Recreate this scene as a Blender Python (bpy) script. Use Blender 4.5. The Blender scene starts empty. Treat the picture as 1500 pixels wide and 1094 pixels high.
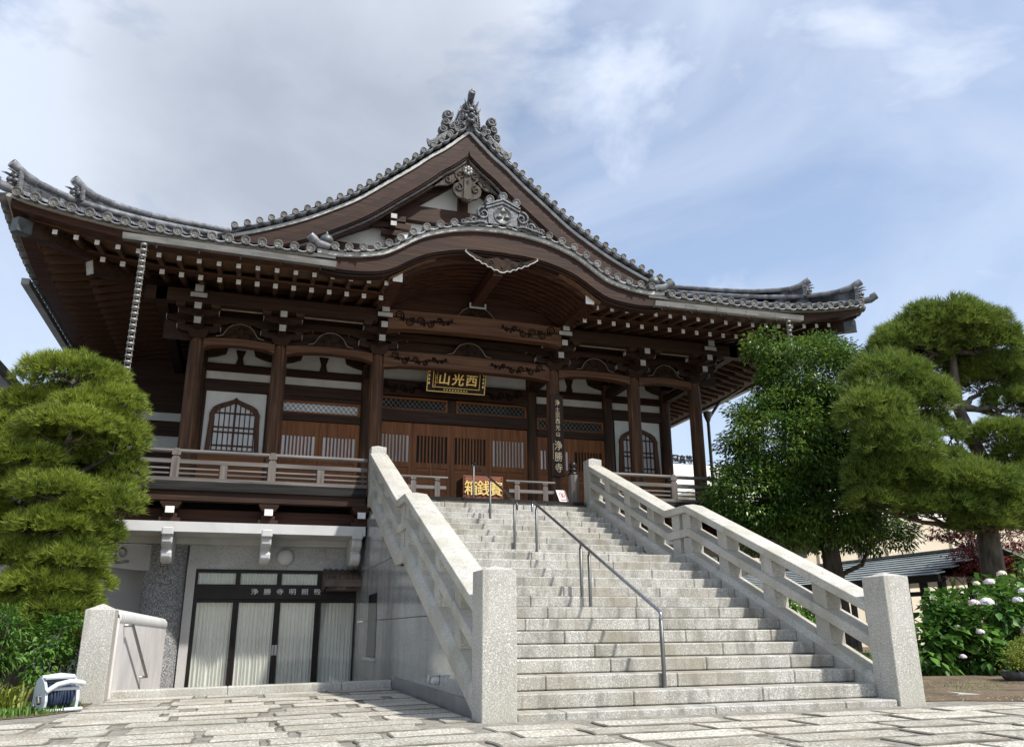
import bpy, bmesh, math, random
import numpy as np
from math import sin, cos, pi, radians
from mathutils import Vector, Matrix
random.seed(11); RNG = np.random.default_rng(11)
S = bpy.context.scene
# ------------------------------------------------------------------ camera
cam = bpy.data.cameras.new('camera'); cam_o = bpy.data.objects.new('camera', cam)
S.collection.objects.link(cam_o); S.camera = cam_o
yaw, pitch, roll = 0.3079, 0.3031, -0.0066
F = Vector((sin(yaw)*cos(pitch), cos(yaw)*cos(pitch), sin(pitch)))
R0 = Vector((cos(yaw), -sin(yaw), 0)); U0 = R0.cross(F)
Rv = cos(roll)*R0 + sin(roll)*U0; Uv = -sin(roll)*R0 + cos(roll)*U0
M = Matrix((Rv, Uv, -F)).transposed().to_4x4(); M.translation = Vector((-1.1632, -8.0383, 0.8031))
cam_o.matrix_world = M
cam.sensor_width = 36; cam.lens = 1199.86/1500*36; cam.clip_start = .05; cam.clip_end = 3000
# ------------------------------------------------------------------ sun, sky, exposure
SUN = Vector((.44, -.62, 1.0)).normalized()
EL = math.asin(SUN.z)
sun = bpy.data.lights.new('sun', 'SUN'); sun_o = bpy.data.objects.new('sun', sun); S.collection.objects.link(sun_o)
sun.energy = 4.0; sun.angle = radians(2.2); sun.color = (1, .965, .91)
sun_o.rotation_euler = SUN.to_track_quat('Z', 'Y').to_euler()
S.view_settings.view_transform = 'Standard'; S.view_settings.look = 'None'; S.view_settings.gamma = 1
S.view_settings.exposure = 0.5
W = bpy.data.worlds.new('World'); S.world = W; W.use_nodes = True
def build_world():
    nt = W.node_tree; N = nt.nodes; L = nt.links; N.clear()
    out = N.new('ShaderNodeOutputWorld')
    sky = N.new('ShaderNodeTexSky'); sky.sky_type = 'NISHITA'; sky.sun_disc = False
    sky.sun_elevation = EL; sky.sun_rotation = math.atan2(SUN.x, SUN.y); sky.air_density = 1.0; sky.dust_density = 1.2; sky.ozone_density = 1.0
    b1 = N.new('ShaderNodeBackground'); b1.inputs[1].default_value = .15; L.new(sky.outputs[0], b1.inputs[0])
    tc = N.new('ShaderNodeTexCoord')
    sep = N.new('ShaderNodeSeparateXYZ'); L.new(tc.outputs['Generated'], sep.inputs[0])
    def mth(op, a, b=None, c=None):
        n = N.new('ShaderNodeMath'); n.operation = op
        for i, v in enumerate((a, b, c)):
            if v is None: continue
            if isinstance(v, (int, float)): n.inputs[i].default_value = v
            else: L.new(v, n.inputs[i])
        return n.outputs[0]
    def ramp(fac, stops):
        r = N.new('ShaderNodeValToRGB'); e = r.color_ramp.elements
        while len(e) < len(stops): e.new(.5)
        for i, (p, c) in enumerate(stops): e[i].position = p; e[i].color = (*c, 1) if len(c) == 3 else c
        L.new(fac, r.inputs[0]); return r.outputs[0]
    def noise(scale, detail, dist, off=(0, 0, 0), rough=.55):
        mp = N.new('ShaderNodeMapping'); mp.inputs['Location'].default_value = off; mp.inputs['Scale'].default_value = (1, 1, 1.7)
        L.new(tc.outputs['Generated'], mp.inputs[0])
        n = N.new('ShaderNodeTexNoise'); n.inputs['Scale'].default_value = scale; n.inputs['Detail'].default_value = detail
        n.inputs['Distortion'].default_value = dist; n.inputs['Roughness'].default_value = rough
        L.new(mp.outputs[0], n.inputs[0]); return n.outputs[0]
    # a broad bank of cloud stands over the left of the temple; thin veils elsewhere
    dirv = N.new('ShaderNodeVectorMath'); dirv.operation = 'DOT_PRODUCT'; L.new(tc.outputs['Generated'], dirv.inputs[0])
    cd = Vector((-.02, .80, .60)).normalized(); dirv.inputs[1].default_value = cd
    bank = ramp(dirv.outputs['Value'], [(.86, (0, 0, 0)), (.985, (1, 1, 1))])
    big = noise(3.0, 9, .3, (.9, 3.3, 1.4))
    dens = mth('ADD', mth('MULTIPLY', bank, .19), big)
    mask = ramp(dens, [(.47, (0, 0, 0)), (.64, (1, 1, 1))])
    veil = ramp(noise(1.9, 7, .7, (1.3, 2.1, .2)), [(.36, (.24, .24, .24)), (.64, (.80, .80, .80))])
    allm = mth('MAXIMUM', mask, veil)
    dk = N.new('ShaderNodeVectorMath'); dk.operation = 'DOT_PRODUCT'; L.new(tc.outputs['Generated'], dk.inputs[0]); dk.inputs[1].default_value = Vector((.05, .85, .525)).normalized()
    shade = mth('ADD', mth('MULTIPLY', ramp(dk.outputs['Value'], [(.952, (0, 0, 0)), (.998, (1, 1, 1))]), .46), mth('MULTIPLY', noise(3.4, 8, .35, (.9, .4, 1.5)), .46))
    core = ramp(shade, [(.24, (.56, .625, .75)), (.38, (.55, .60, .69)), (.70, (.345, .385, .46))])
    b2 = N.new('ShaderNodeBackground'); b2.inputs[1].default_value = 1.0; L.new(core, b2.inputs[0])
    mx = N.new('ShaderNodeMixShader'); L.new(allm, mx.inputs[0]); L.new(b1.outputs[0], mx.inputs[1]); L.new(b2.outputs[0], mx.inputs[2])
    L.new(mx.outputs[0], out.inputs[0])
build_world()

# ------------------------------------------------------------------ helpers
class MB:
    "collects shapes for ONE mesh object"
    def __init__(s): s.v = []; s.f = []; s.m = []; s.s = []
    def add(s, vs, fs, mi=0, sm=False):
        o = len(s.v); s.v += [tuple(p) for p in vs]
        for f in fs: s.f.append([i+o for i in f]); s.m.append(mi); s.s.append(sm)
        return s
    def box(s, x0, x1, y0, y1, z0, z1, mi=0):
        v = [(x, y, z) for z in (z0, z1) for y in (y0, y1) for x in (x0, x1)]
        return s.add(v, [(0,2,3,1),(4,5,7,6),(0,1,5,4),(2,6,7,3),(0,4,6,2),(1,3,7,5)], mi)
    def hexa(s, v8, mi=0):
        return s.add(v8, [(0,2,3,1),(4,5,7,6),(0,1,5,4),(2,6,7,3),(0,4,6,2),(1,3,7,5)], mi)
    def prism(s, poly, ax, a0, a1, mi=0):
        # poly: 2-D outline; ax = axis of extrusion ('x': poly is (y,z); 'y': (x,z); 'z': (x,y))
        def p3(p, a): return {'x': (a, p[0], p[1]), 'y': (p[0], a, p[1]), 'z': (p[0], p[1], a)}[ax]
        n = len(poly); v = [p3(p, a0) for p in poly] + [p3(p, a1) for p in poly]
        f = [tuple(range(n))[::-1], tuple(range(n, 2*n))] + [(i, (i+1) % n, n+(i+1) % n, n+i) for i in range(n)]
        return s.add(v, f, mi)
    def bar(s, a, b, w, h, mi=0, up=(0, 0, 1)):
        a, b, up = Vector(a), Vector(b), Vector(up); d = (b-a).normalized()
        sd = d.cross(up).normalized()*w/2; u = sd.cross(d).normalized()*h/2
        return s.hexa([a-sd-u, a+sd-u, b-sd-u, b+sd-u, a-sd+u, a+sd+u, b-sd+u, b+sd+u], mi)
    def tube(s, pts, r, n=8, mi=0, caps=True):
        P = [Vector(p) for p in pts]; rr = r if isinstance(r, (list, tuple)) else [r]*len(P)
        v = []; prev = None
        for i, p in enumerate(P):
            d = (P[min(i+1, len(P)-1)]-P[max(i-1, 0)]).normalized()
            if prev is None:
                a = Vector((0, 0, 1)) if abs(d.z) < .9 else Vector((1, 0, 0)); u = d.cross(a).normalized()
            else:
                u = (prev - d*prev.dot(d)).normalized()
            prev = u; w = d.cross(u)
            v += [p + (u*cos(2*pi*k/n)+w*sin(2*pi*k/n))*rr[i] for k in range(n)]
        f = [(i*n+k, i*n+(k+1) % n, (i+1)*n+(k+1) % n, (i+1)*n+k) for i in range(len(P)-1) for k in range(n)]
        s.add(v, f, mi, True)
        if caps: s.add(v[:n], [tuple(range(n))[::-1]], mi); s.add(v[-n:], [tuple(range(n))], mi)
        return s
    def lathe(s, prof, c, n=16, ax=(0, 0, 1), mi=0, a0=0, a1=2*pi, sm=True, sx=1.0):
        c = Vector(c); q = Vector((0, 0, 1)).rotation_difference(Vector(ax)); full = abs(a1-a0-2*pi) < 1e-6
        m = n if full else n+1; v = []
        for r, z in prof:
            for k in range(m):
                t = a0+(a1-a0)*k/n; v.append(c + q @ Vector((r*cos(t)*sx, r*sin(t), z)))
        f = []
        for i in range(len(prof)-1):
            for k in range(n):
                k2 = (k+1) % m; f.append((i*m+k, i*m+k2, (i+1)*m+k2, (i+1)*m+k))
        return s.add(v, f, mi, sm)
    def grid(s, rows, mi=0, sm=True):
        n = len(rows[0]); v = [p for r in rows for p in r]
        return s.add(v, [(i*n+k, i*n+k+1, (i+1)*n+k+1, (i+1)*n+k) for i in range(len(rows)-1) for k in range(n-1)], mi, sm)
    def strip(s, A, B, C, D, mi=0, sm=False):
        # closed beam whose cross-section at i is the quad A,B,C,D
        n = len(A); v = []
        for i in range(n): v += [A[i], B[i], C[i], D[i]]
        f = [(4*i+k, 4*i+(k+1) % 4, 4*i+4+(k+1) % 4, 4*i+4+k) for i in range(n-1) for k in range(4)]
        f += [(3, 2, 1, 0), (4*n-4, 4*n-3, 4*n-2, 4*n-1)]
        return s.add(v, f, mi, sm)
    def blob(s, c, r, n=8, mi=0, jit=0.0):
        rx, ry, rz = (r, r, r) if isinstance(r, (int, float)) else r
        prof = [(sin(pi*i/(n//2+1)), -cos(pi*i/(n//2+1))) for i in range(n//2+2)]
        v = []; m = n
        for a, z in prof:
            for k in range(m):
                j = 1+jit*(random.random()-.5); v.append((c[0]+rx*a*cos(2*pi*k/m)*j, c[1]+ry*a*sin(2*pi*k/m)*j, c[2]+rz*z*j))
        return s.add(v, [(i*m+k, i*m+(k+1) % m, (i+1)*m+(k+1) % m, (i+1)*m+k) for i in range(len(prof)-1) for k in range(m)], mi, True)
    def spiral(s, c, r0, turns, tr, ax='y', flip=1, start=0, mi=0, n=5):
        pts = []; rr = []; K = int(12*turns)
        for i in range(K+1):
            t = i/K; a = start+flip*t*turns*2*pi; r = r0*(1-.86*t)
            pts.append((c[0]+r*cos(a), c[1], c[2]+r*sin(a)) if ax == 'y' else (c[0], c[1]+r*cos(a), c[2]+r*sin(a))); rr.append(tr*(1-.45*t))
        return s.tube(pts, rr, n, mi)
    def merge(s, o, mi=None):
        k = len(s.v); s.v += o.v
        for f, m, q in zip(o.f, o.m, o.s): s.f.append([i+k for i in f]); s.m.append(m if mi is None else mi); s.s.append(q)
        return s
def build(name, mb, mats, parent=None, bevel=0):
    me = bpy.data.meshes.new(name); off = Vector((0, 0, 0)); p = parent
    while p is not None: off += p.location; p = p.parent
    me.from_pydata([(a-off.x, b-off.y, c-off.z) for a, b, c in mb.v], [], mb.f)
    for m in (mats if isinstance(mats, (list, tuple)) else [mats]): me.materials.append(m)
    me.polygons.foreach_set('material_index', mb.m); me.polygons.foreach_set('use_smooth', mb.s)
    bm = bmesh.new(); bm.from_mesh(me)
    if bevel:
        bmesh.ops.remove_doubles(bm, verts=bm.verts, dist=1e-5)
        bmesh.ops.bevel(bm, geom=[e for e in bm.edges if e.is_manifold and e.calc_face_angle(0) > .5], offset=bevel, segments=1, affect='EDGES')
    bmesh.ops.recalc_face_normals(bm, faces=bm.faces); bm.to_mesh(me); bm.free()
    o = bpy.data.objects.new(name, me); S.collection.objects.link(o)
    if parent: o.parent = parent
    return o
def tag(o, label=None, cat=None, group=None, kind=None):
    for k, v in (('label', label), ('category', cat), ('group', group), ('kind', kind)):
        if v: o[k] = v
    return o
def thing(name, label, cat, loc=(0, 0, 0), group=None):
    o = bpy.data.objects.new(name, None); S.collection.objects.link(o); o.location = loc; o.empty_display_size = .1
    return tag(o, label, cat, group)
def text_mb(body, size, place, depth=.006, bold=.0, mi=0, target=None):
    "lettering as mesh; place(u, v, d) maps text space (u right, v up, d out) to the world; body centred at 0,0"
    cu = bpy.data.curves.new('lettering', 'FONT'); cu.body = body; cu.size = size; cu.extrude = depth; cu.offset = bold
    cu.align_x = 'CENTER'; cu.align_y = 'CENTER'; cu.resolution_u = 3
    o = bpy.data.objects.new('lettering', cu); S.collection.objects.link(o)
    dg = bpy.context.evaluated_depsgraph_get(); me = bpy.data.meshes.new_from_object(o.evaluated_get(dg))
    mb = target or MB(); vs = [v.co for v in me.vertices]
    if vs:
        cx = (min(v.x for v in vs)+max(v.x for v in vs))/2; cy = (min(v.y for v in vs)+max(v.y for v in vs))/2
        mb.add([place(v.x-cx, v.y-cy, v.z) for v in vs], [list(p.vertices) for p in me.polygons], mi)
    bpy.data.objects.remove(o); bpy.data.curves.remove(cu); bpy.data.meshes.remove(me)
    return mb

# ------------------------------------------------------------------ materials
def pm(name, c1, c2=None, scale=(4, 4, 4), rough=.6, metal=0, detail=5, lo=.35, hi=.65, bump=0, bscale=60, speck=None, spec=.5, stain=None, coat=0, island=0, rvar=0, bstretch=None, dist=0):
    m = bpy.data.materials.new(name); m.use_nodes = True; nt = m.node_tree; N, L = nt.nodes, nt.links
    P = N['Principled BSDF']; P.inputs['Roughness'].default_value = rough; P.inputs['Metallic'].default_value = metal
    P.inputs['Specular IOR Level'].default_value = spec; P.inputs['Coat Weight'].default_value = coat
    tc = N.new('ShaderNodeTexCoord')
    def noise(sc, det=5, dist=0):
        mp = N.new('ShaderNodeMapping'); mp.inputs['Scale'].default_value = sc if isinstance(sc, tuple) else (sc,)*3
        L.new(tc.outputs['Object'], mp.inputs[0]); n = N.new('ShaderNodeTexNoise'); n.inputs['Scale'].default_value = 1
        n.inputs['Detail'].default_value = det; n.inputs['Distortion'].default_value = dist; L.new(mp.outputs[0], n.inputs[0]); return n.outputs[0]
    def ramp(f, a, b, ca, cb):
        r = N.new('ShaderNodeValToRGB'); r.color_ramp.elements[0].position = a; r.color_ramp.elements[1].position = b
        r.color_ramp.elements[0].color = (*ca, 1); r.color_ramp.elements[1].color = (*cb, 1); L.new(f, r.inputs[0]); return r.outputs[0]
    def mix(f, a, b, typ='MIX'):
        x = N.new('ShaderNodeMix'); x.data_type = 'RGBA'; x.blend_type = typ
        if isinstance(f, float): x.inputs[0].default_value = f
        else: L.new(f, x.inputs[0])
        for i, q in ((6, a), (7, b)):
            if isinstance(q, tuple): x.inputs[i].default_value = (*q, 1)
            else: L.new(q, x.inputs[i])
        return x.outputs[2]
    c2 = c2 or c1
    col = ramp(noise(scale, detail, dist), lo, hi, c1, c2)
    if speck:
        for sc, c, a, b in speck: col = mix(ramp(noise(sc, 2), a, b, (0, 0, 0), (1, 1, 1)), col, c)
    if stain:
        for sc, c, a, b, amt in stain:
            col = mix(ramp(noise(sc, 6), a, b, (0, 0, 0), (amt,)*3), col, c)
    if island:
        g = N.new('ShaderNodeNewGeometry'); hv = N.new('ShaderNodeHueSaturation'); L.new(col, hv.inputs['Color'])
        mr = N.new('ShaderNodeMapRange'); mr.inputs[3].default_value = 1-island; mr.inputs[4].default_value = 1+island
        L.new(g.outputs['Random Per Island'], mr.inputs[0]); L.new(mr.outputs[0], hv.inputs['Value']); col = hv.outputs[0]
    L.new(col, P.inputs['Base Color'])
    if rvar:
        mr = N.new('ShaderNodeMapRange'); mr.inputs[3].default_value = rough-rvar; mr.inputs[4].default_value = rough+rvar
        L.new(noise(3.0), mr.inputs[0]); L.new(mr.outputs[0], P.inputs['Roughness'])
    if bump:
        b = N.new('ShaderNodeBump'); b.inputs['Strength'].default_value = bump; b.inputs['Distance'].default_value = .02
        L.new(noise(bstretch or bscale, 4), b.inputs['Height']); L.new(b.outputs[0], P.inputs['Normal'])
    return m
def wood(name, c1, c2, ax, rough=.6, bump=.25, stain=None, f=1.0, spec=.22, dist=0):
    sc = {'x': (.8, 16, 16), 'y': (16, .8, 16), 'z': (16, 16, .8)}[ax]; sc = tuple(v*f for v in sc)
    return pm(name, c1, c2, sc, rough, detail=7, lo=.3, hi=.7, bump=bump, bstretch=tuple(v*2.5 for v in sc), stain=stain, spec=spec, dist=dist)
DK1, DK2 = (.020, .010, .007), (.058, .029, .017)
m_wx = wood('aged_timber_x', DK1, DK2, 'x'); m_wy = wood('aged_timber_y', DK1, DK2, 'y'); m_wz = wood('aged_timber_z', DK1, DK2, 'z')
m_eave = wood('eave_timber', (.028, .011, .007), (.078, .032, .018), 'x'); m_raft = wood('rafter_timber', (.048, .023, .014), (.115, .057, .034), 'y')
m_board = wood('soffit_board', (.095, .052, .029), (.21, .12, .068), 'x'); m_boardy = wood('soffit_board_y', (.05, .026, .015), (.11, .062, .036), 'y')
m_barge = wood('bargeboard_timber', (.020, .009, .006), (.054, .024, .013), 'x', f=.6, stain=[((.7, 3, 3), (.022, .012, .008), .42, .66, .8)])
m_col = wood('column_timber', (.030, .014, .008), (.20, .098, .050), 'z', .65, .45, f=.55, dist=1.6, stain=[((2.2, 2.2, .7), (.035, .021, .014), .40, .62, .85)])
m_door = wood('door_timber', (.135, .050, .017), (.290, .110, .036), 'z', .5); m_doorx = wood('door_timber_x', (.135, .050, .017), (.280, .105, .034), 'x', .5)
m_gwx = wood('grey_weathered_timber', (.075, .066, .060), (.215, .195, .18), 'x', .75, .3); m_gwz = wood('grey_weathered_post', (.075, .063, .056), (.20, .175, .155), 'z', .75, .3)
m_carve = pm('carved_timber', (.012, .007, .005), (.042, .021, .012), (9, 9, 9), .7, bump=.3, bscale=40, spec=.15)
m_beam = wood('beam_timber', (.060, .027, .014), (.165, .080, .043), 'x')
m_incise = pm('incised_carving', (.008, .005, .004), (.018, .010, .007), (9, 9, 9), .8, spec=.1)
m_disc = pm('tile_disc_face', (.075, .072, .066), (.17, .165, .15), (9, 9, 9), .65, island=.25)
m_paleedge = pm('pale_carving_edge', (.20, .16, .12), (.30, .25, .19), (8, 8, 8), .7)
m_gegyo = wood('bleached_carving', (.035, .028, .022), (.12, .10, .08), 'z', .75, .4)
m_white = pm('white_gofun_paint', (.74, .73, .69), (.82, .81, .78), (6, 6, 6), .7)
m_offw = pm('weathered_white_trim', (.34, .335, .315), (.48, .47, .44), (3, 8, 8), .7)
m_plaster = pm('plaster', (.66, .65, .60), (.76, .75, .71), (1.5, 1.5, 1.5), .85, stain=[((1.2, 1.2, .6), (.38, .37, .33), .52, .75, .5)])
m_tile = pm('silver_roof_tile', (.105, .108, .115), (.235, .24, .25), (5, 5, 5), .36, bump=.15, bscale=30, spec=.6, stain=[((9, 9, 9), (.04, .04, .04), .5, .7, .5)], island=.25)
m_tiled = pm('dark_tile_ornament', (.035, .036, .039), (.12, .124, .13), (14, 14, 14), .45, bump=.4, bscale=35, spec=.6)
m_gut = pm('grey_copper_gutter', (.16, .155, .145), (.28, .27, .25), (2, 9, 9), .45, .35)
m_copper = pm('aged_copper', (.06, .066, .064), (.12, .13, .122), (6, 6, 6), .5, .4)
GR = [(95, (.21, .20, .175), .47, .66), (80, (.66, .635, .57), .52, .68)]
m_gran = pm('granite', (.40, .385, .345), (.50, .485, .44), (2.2, 2.2, 2.2), .72, speck=GR, bump=.12, bscale=120, stain=[((1.3, 1.3, .7), (.27, .25, .18), .48, .72, .6), ((9, 9, .8), (.25, .24, .19), .58, .74, .6)])
m_rail = pm('granite_rail', (.43, .41, .36), (.54, .52, .465), (2.2, 2.2, 2.2), .75, speck=GR, bump=.12, bscale=120, stain=[((1.6, 1.6, 1.6), (.29, .27, .19), .46, .7, .65), ((7, 7, 1.5), (.24, .23, .18), .58, .74, .6)])
m_step = pm('granite_step', (.32, .308, .275), (.45, .435, .395), (3, 3, 3), .78, speck=GR, bump=.2, bscale=90,
            stain=[((5, 1.5, 1.2), (.17, .16, .13), .48, .72, .85), ((1.1, 1.1, 1.1), (.26, .23, .165), .48, .72, .7), ((16, 3, 2.2), (.15, .145, .12), .57, .72, .7)])
m_polish = pm('polished_granite', (.33, .34, .33), (.42, .425, .41), (2, 2, 2), .09, speck=[(80, (.12, .12, .12), .56, .64)], spec=.7, stain=[((4, 4, .35), (.17, .17, .165), .45, .7, .5)])
m_wallgr = pm('grey_wall_granite', (.46, .465, .45), (.55, .555, .54), (2, 2, 2), .45, speck=[(85, (.2, .2, .2), .56, .64)])
m_pale = pm('pale_pink_granite', (.50, .475, .445), (.58, .555, .52), (2, 2, 2), .5, speck=[(85, (.3, .29, .28), .56, .64)])
m_aggr = pm('washed_aggregate', (.19, .19, .19), (.32, .32, .32), (20, 20, 20), .8, speck=[(52, (.07, .07, .075), .50, .60), (46, (.56, .56, .55), .56, .66)], bump=.25, bscale=50)
m_conc = pm('painted_concrete', (.50, .50, .485), (.58, .58, .565), (1.5, 1.5, 1.5), .75, bump=.06, bscale=80, stain=[((2, 2, .8), (.36, .36, .34), .5, .72, .4)])
m_pave = pm('paving_granite', (.35, .325, .265), (.53, .495, .42), (2.6, 2.6, 2.6), .8, speck=[(48, (.19, .175, .135), .47, .62), (38, (.70, .675, .60), .52, .66)], bump=.7, bscale=38,
            stain=[((1.6, 1.6, 1.6), (.25, .215, .15), .47, .7, .6)], island=.16)
m_paveedge = pm('dark_stone_edge', (.10, .088, .066), (.20, .18, .145), (5, 5, 5), .95)  # stone sides darker than their tops, so the joints read as lines
m_joint = pm('mortar_joint', (.15, .14, .115), (.27, .25, .21), (7, 7, 7), .95, bump=.6, bscale=70, speck=[(50, (.34, .32, .28), .56, .64)])
m_soil = pm('garden_soil', (.07, .048, .028), (.16, .115, .068), (2.2, 2.2, 2.2), .95, bump=.7, bscale=40, speck=[(36, (.30, .24, .16), .60, .68)])
m_steel = pm('brushed_steel', (.26, .26, .26), (.36, .36, .36), (20, 20, 3), .3, .9)
m_steeld = pm('grey_post_steel', (.10, .10, .095), (.16, .16, .15), (12, 12, 3), .42, .6)
m_raildark = pm('dark_handrail_sleeve', (.035, .032, .03), (.07, .065, .06), (9, 9, 9), .22, .3, spec=.7)
m_bronze = pm('dark_bronze_frame', (.010, .007, .0065), (.020, .014, .013), (4, 4, 4), .4, 0, spec=.25)
m_gold = pm('gold_leaf', (.80, .52, .14), (.95, .70, .28), (18, 18, 18), .38, .75)
m_black = pm('black_lacquer', (.008, .007, .006), (.018, .013, .011), (6, 6, 6), .35, spec=.25)
m_brown = pm('brown_signboard', (.022, .012, .008), (.05, .028, .018), (18, 18, 1.2), .6, spec=.2)
m_curtain = pm('pleated_curtain', (.80, .79, .74), (.86, .85, .80), (3, 3, 1), .85)
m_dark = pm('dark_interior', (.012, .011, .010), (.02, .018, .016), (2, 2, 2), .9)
m_paned = pm('dark_pane', (.02, .02, .022), (.035, .035, .04), (2, 2, 2), .08, spec=.6)
m_panel = pm('pale_pane', (.64, .645, .63), (.78, .785, .77), (1.2, 1.2, .7), .2, spec=.6)  # in the left bay this paleness is sky reflection put into the glass colour
m_paper = pm('shoji_paper', (.48, .48, .46), (.58, .58, .56), (2, 2, 2), .6)
def glass_mat():
    m = bpy.data.materials.new('window_glass'); m.use_nodes = True; N, L = m.node_tree.nodes, m.node_tree.links; N.clear()
    o = N.new('ShaderNodeOutputMaterial'); t = N.new('ShaderNodeBsdfTransparent'); t.inputs[0].default_value = (.97, .98, .97, 1)
    g = N.new('ShaderNodeBsdfGlossy'); g.inputs['Roughness'].default_value = .02; fr = N.new('ShaderNodeLayerWeight'); fr.inputs[0].default_value = .12
    x = N.new('ShaderNodeMixShader'); pw = N.new('ShaderNodeMath'); pw.operation = 'MULTIPLY_ADD'; L.new(fr.outputs['Facing'], pw.inputs[0]); pw.inputs[1].default_value = .5; pw.inputs[2].default_value = .05; L.new(pw.outputs[0], x.inputs[0]); L.new(t.outputs[0], x.inputs[1]); L.new(g.outputs[0], x.inputs[2]); L.new(x.outputs[0], o.inputs[0]); return m
m_glass = glass_mat()
def leaf_mat(name, c1, c2, isl=.35, rough=.45, trans=.3, spec=.4):
    m = pm(name, c1, c2, (1.3, 1.3, 1.3), rough, island=isl, spec=spec); nt = m.node_tree; N, L = nt.nodes, nt.links
    P = N['Principled BSDF']; o = N['Material Output']; src = P.inputs['Base Color'].links[0].from_socket
    t = N.new('ShaderNodeBsdfTranslucent'); L.new(src, t.inputs[0]); x = N.new('ShaderNodeMixShader'); x.inputs[0].default_value = trans
    L.new(P.outputs[0], x.inputs[1]); L.new(t.outputs[0], x.inputs[2]); L.new(x.outputs[0], o.inputs[0]); return m
m_pine = leaf_mat('pine_needles', (.135, .190, .024), (.285, .345, .048), .45, .5, .35)
m_pine2 = leaf_mat('olive_pine_needles', (.095, .150, .024), (.200, .265, .045), .45, .5, .35)
m_ever = leaf_mat('glossy_evergreen_leaf', (.050, .112, .020), (.165, .255, .045), .6, .3, .3, .5)
m_hyd = leaf_mat('hydrangea_leaf', (.050, .130, .020), (.125, .245, .040), .45, .45, .3)
m_bush = leaf_mat('bush_leaf', (.06, .15, .02), (.14, .26, .035), .45, .45, .3)
m_fern = leaf_mat('fern_leaf', (.055, .130, .022), (.12, .22, .035), .4, .5, .3)
m_lime = leaf_mat('lime_leaf', (.16, .22, .03), (.28, .31, .05), .35, .5, .3)
m_maple = leaf_mat('red_maple_leaf', (.095, .012, .014), (.17, .025, .022), .45, .45, .35)
m_grass = leaf_mat('grass_blade', (.065, .15, .018), (.14, .25, .04), .4, .5, .3)
m_bark = pm('bark', (.035, .026, .019), (.10, .078, .058), (9, 9, 2.5), .95, bump=.9, bscale=22)
m_barkp = pm('pine_bark', (.055, .045, .035), (.15, .125, .10), (8, 8, 3), .95, bump=.9, bscale=18)
m_pinkfl = pm('pink_hydrangea_petals', (.64, .50, .56), (.76, .66, .70), (18, 18, 18), .7, island=.2)
m_creamfl = pm('cream_hydrangea_petals', (.66, .64, .42), (.78, .77, .62), (18, 18, 18), .7, island=.15)
m_whitefl = pm('white_hydrangea_petals', (.68, .66, .72), (.80, .78, .82), (18, 18, 18), .7, island=.12)

m_blackwood = wood('blackened_timber', (.006, .006, .0055), (.028, .026, .024), 'x', .75)
m_win = wood('window_timber', (.050, .024, .014), (.125, .060, .034), 'z')
m_globe = pm('milk_glass', (.72, .73, .72), (.78, .79, .78), (2, 2, 2), .15)

# ================================================================== THE TEMPLE
XC, YC, YW, ZF = 3.665, 10.77, 12.5, 3.485
COLD = (2.242, 4.502, 6.314); COLX = sorted([XC-d for d in COLD]+[XC+d for d in COLD])
E0, Y0 = 9.75, 7.85                                   # half width of the eave, its front line
T = thing('temple_hall', 'large wooden temple hall with grey tiled gable roof on a granite basement', 'temple', (XC, 8.9, 0))
def rise(u): return .43*max(0, (abs(u)-6)/3.6)**2
def catmull(P, x):
    xs = [p[0] for p in P]; i = max(0, min(len(P)-2, int(np.searchsorted(xs, x))-1)); h = xs[i+1]-xs[i]; t = (x-xs[i])/h
    def sl(k):
        a, b = max(0, k-1), min(len(P)-1, k+1); return (P[b][1]-P[a][1])/(P[b][0]-P[a][0])
    y0, y1, m0, m1 = P[i][1], P[i+1][1], sl(i)*h, sl(i+1)*h
    return (2*t**3-3*t*t+1)*y0+(t**3-2*t*t+t)*m0+(-2*t**3+3*t*t)*y1+(t**3-t*t)*m1
PROF = [(0, 8.30), (1, 8.71), (2, 9.12), (3, 9.53), (4, 9.94), (4.6, 10.22), (5.5, 10.68), (6.57, 11.30), (7.78, 12.27), (8.71, 13.10), (9.45, 13.80), (9.75, 14.08)]
def prof(s): return catmull(PROF, s)
def surf(t, s):
    f = max(0, 1-s/3.6)**1.3
    return prof(s) + rise(t)*f
MAPS = {'f': lambda t, s, z: (XC+t, Y0+s, z), 'l': lambda t, s, z: (XC-E0+s, Y0+E0+t, z),
        'r': lambda t, s, z: (XC+E0-s, Y0+E0+t, z), 'b': lambda t, s, z: (XC+t, Y0+2*E0-s, z)}
OUT = {'f': Vector((0, -1, -.12)), 'l': Vector((-1, 0, -.12)), 'r': Vector((1, 0, -.12)), 'b': Vector((0, 1, -.12))}
KP = [(-.2, 9.315), (.0, 9.33), (.2, 9.315), (.54, 9.295), (.91, 9.235), (1.2, 9.165), (1.7, 8.985), (2.0, 8.81), (2.3, 8.60), (2.6, 8.435), (3.0, 8.33), (3.3, 8.285), (3.62, 8.265), (3.98, 8.285)]
def zk(u): return catmull(KP, min(abs(u), 3.98))
VP = [(-.5, 14.36), (0, 13.89), (.68, 13.22), (1.05, 12.93), (1.48, 12.53), (2.16, 11.96), (2.91, 11.34), (3.6, 10.90), (4.22, 10.55), (5.2, 10.11), (6.3, 9.72)]
def zv(u): return catmull(VP, abs(u))
def disc(mb, c, d, r, n=14, mi=0):
    mb.lathe([(0, .006), (.2*r, .005), (.27*r, 0), (.40*r, 0), (.45*r, .004), (.52*r, .004), (.56*r, 0), (.72*r, 0), (.78*r, .016), (.97*r, .016), (r, .008), (r, -.13)], c, n, d, mi)
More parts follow.
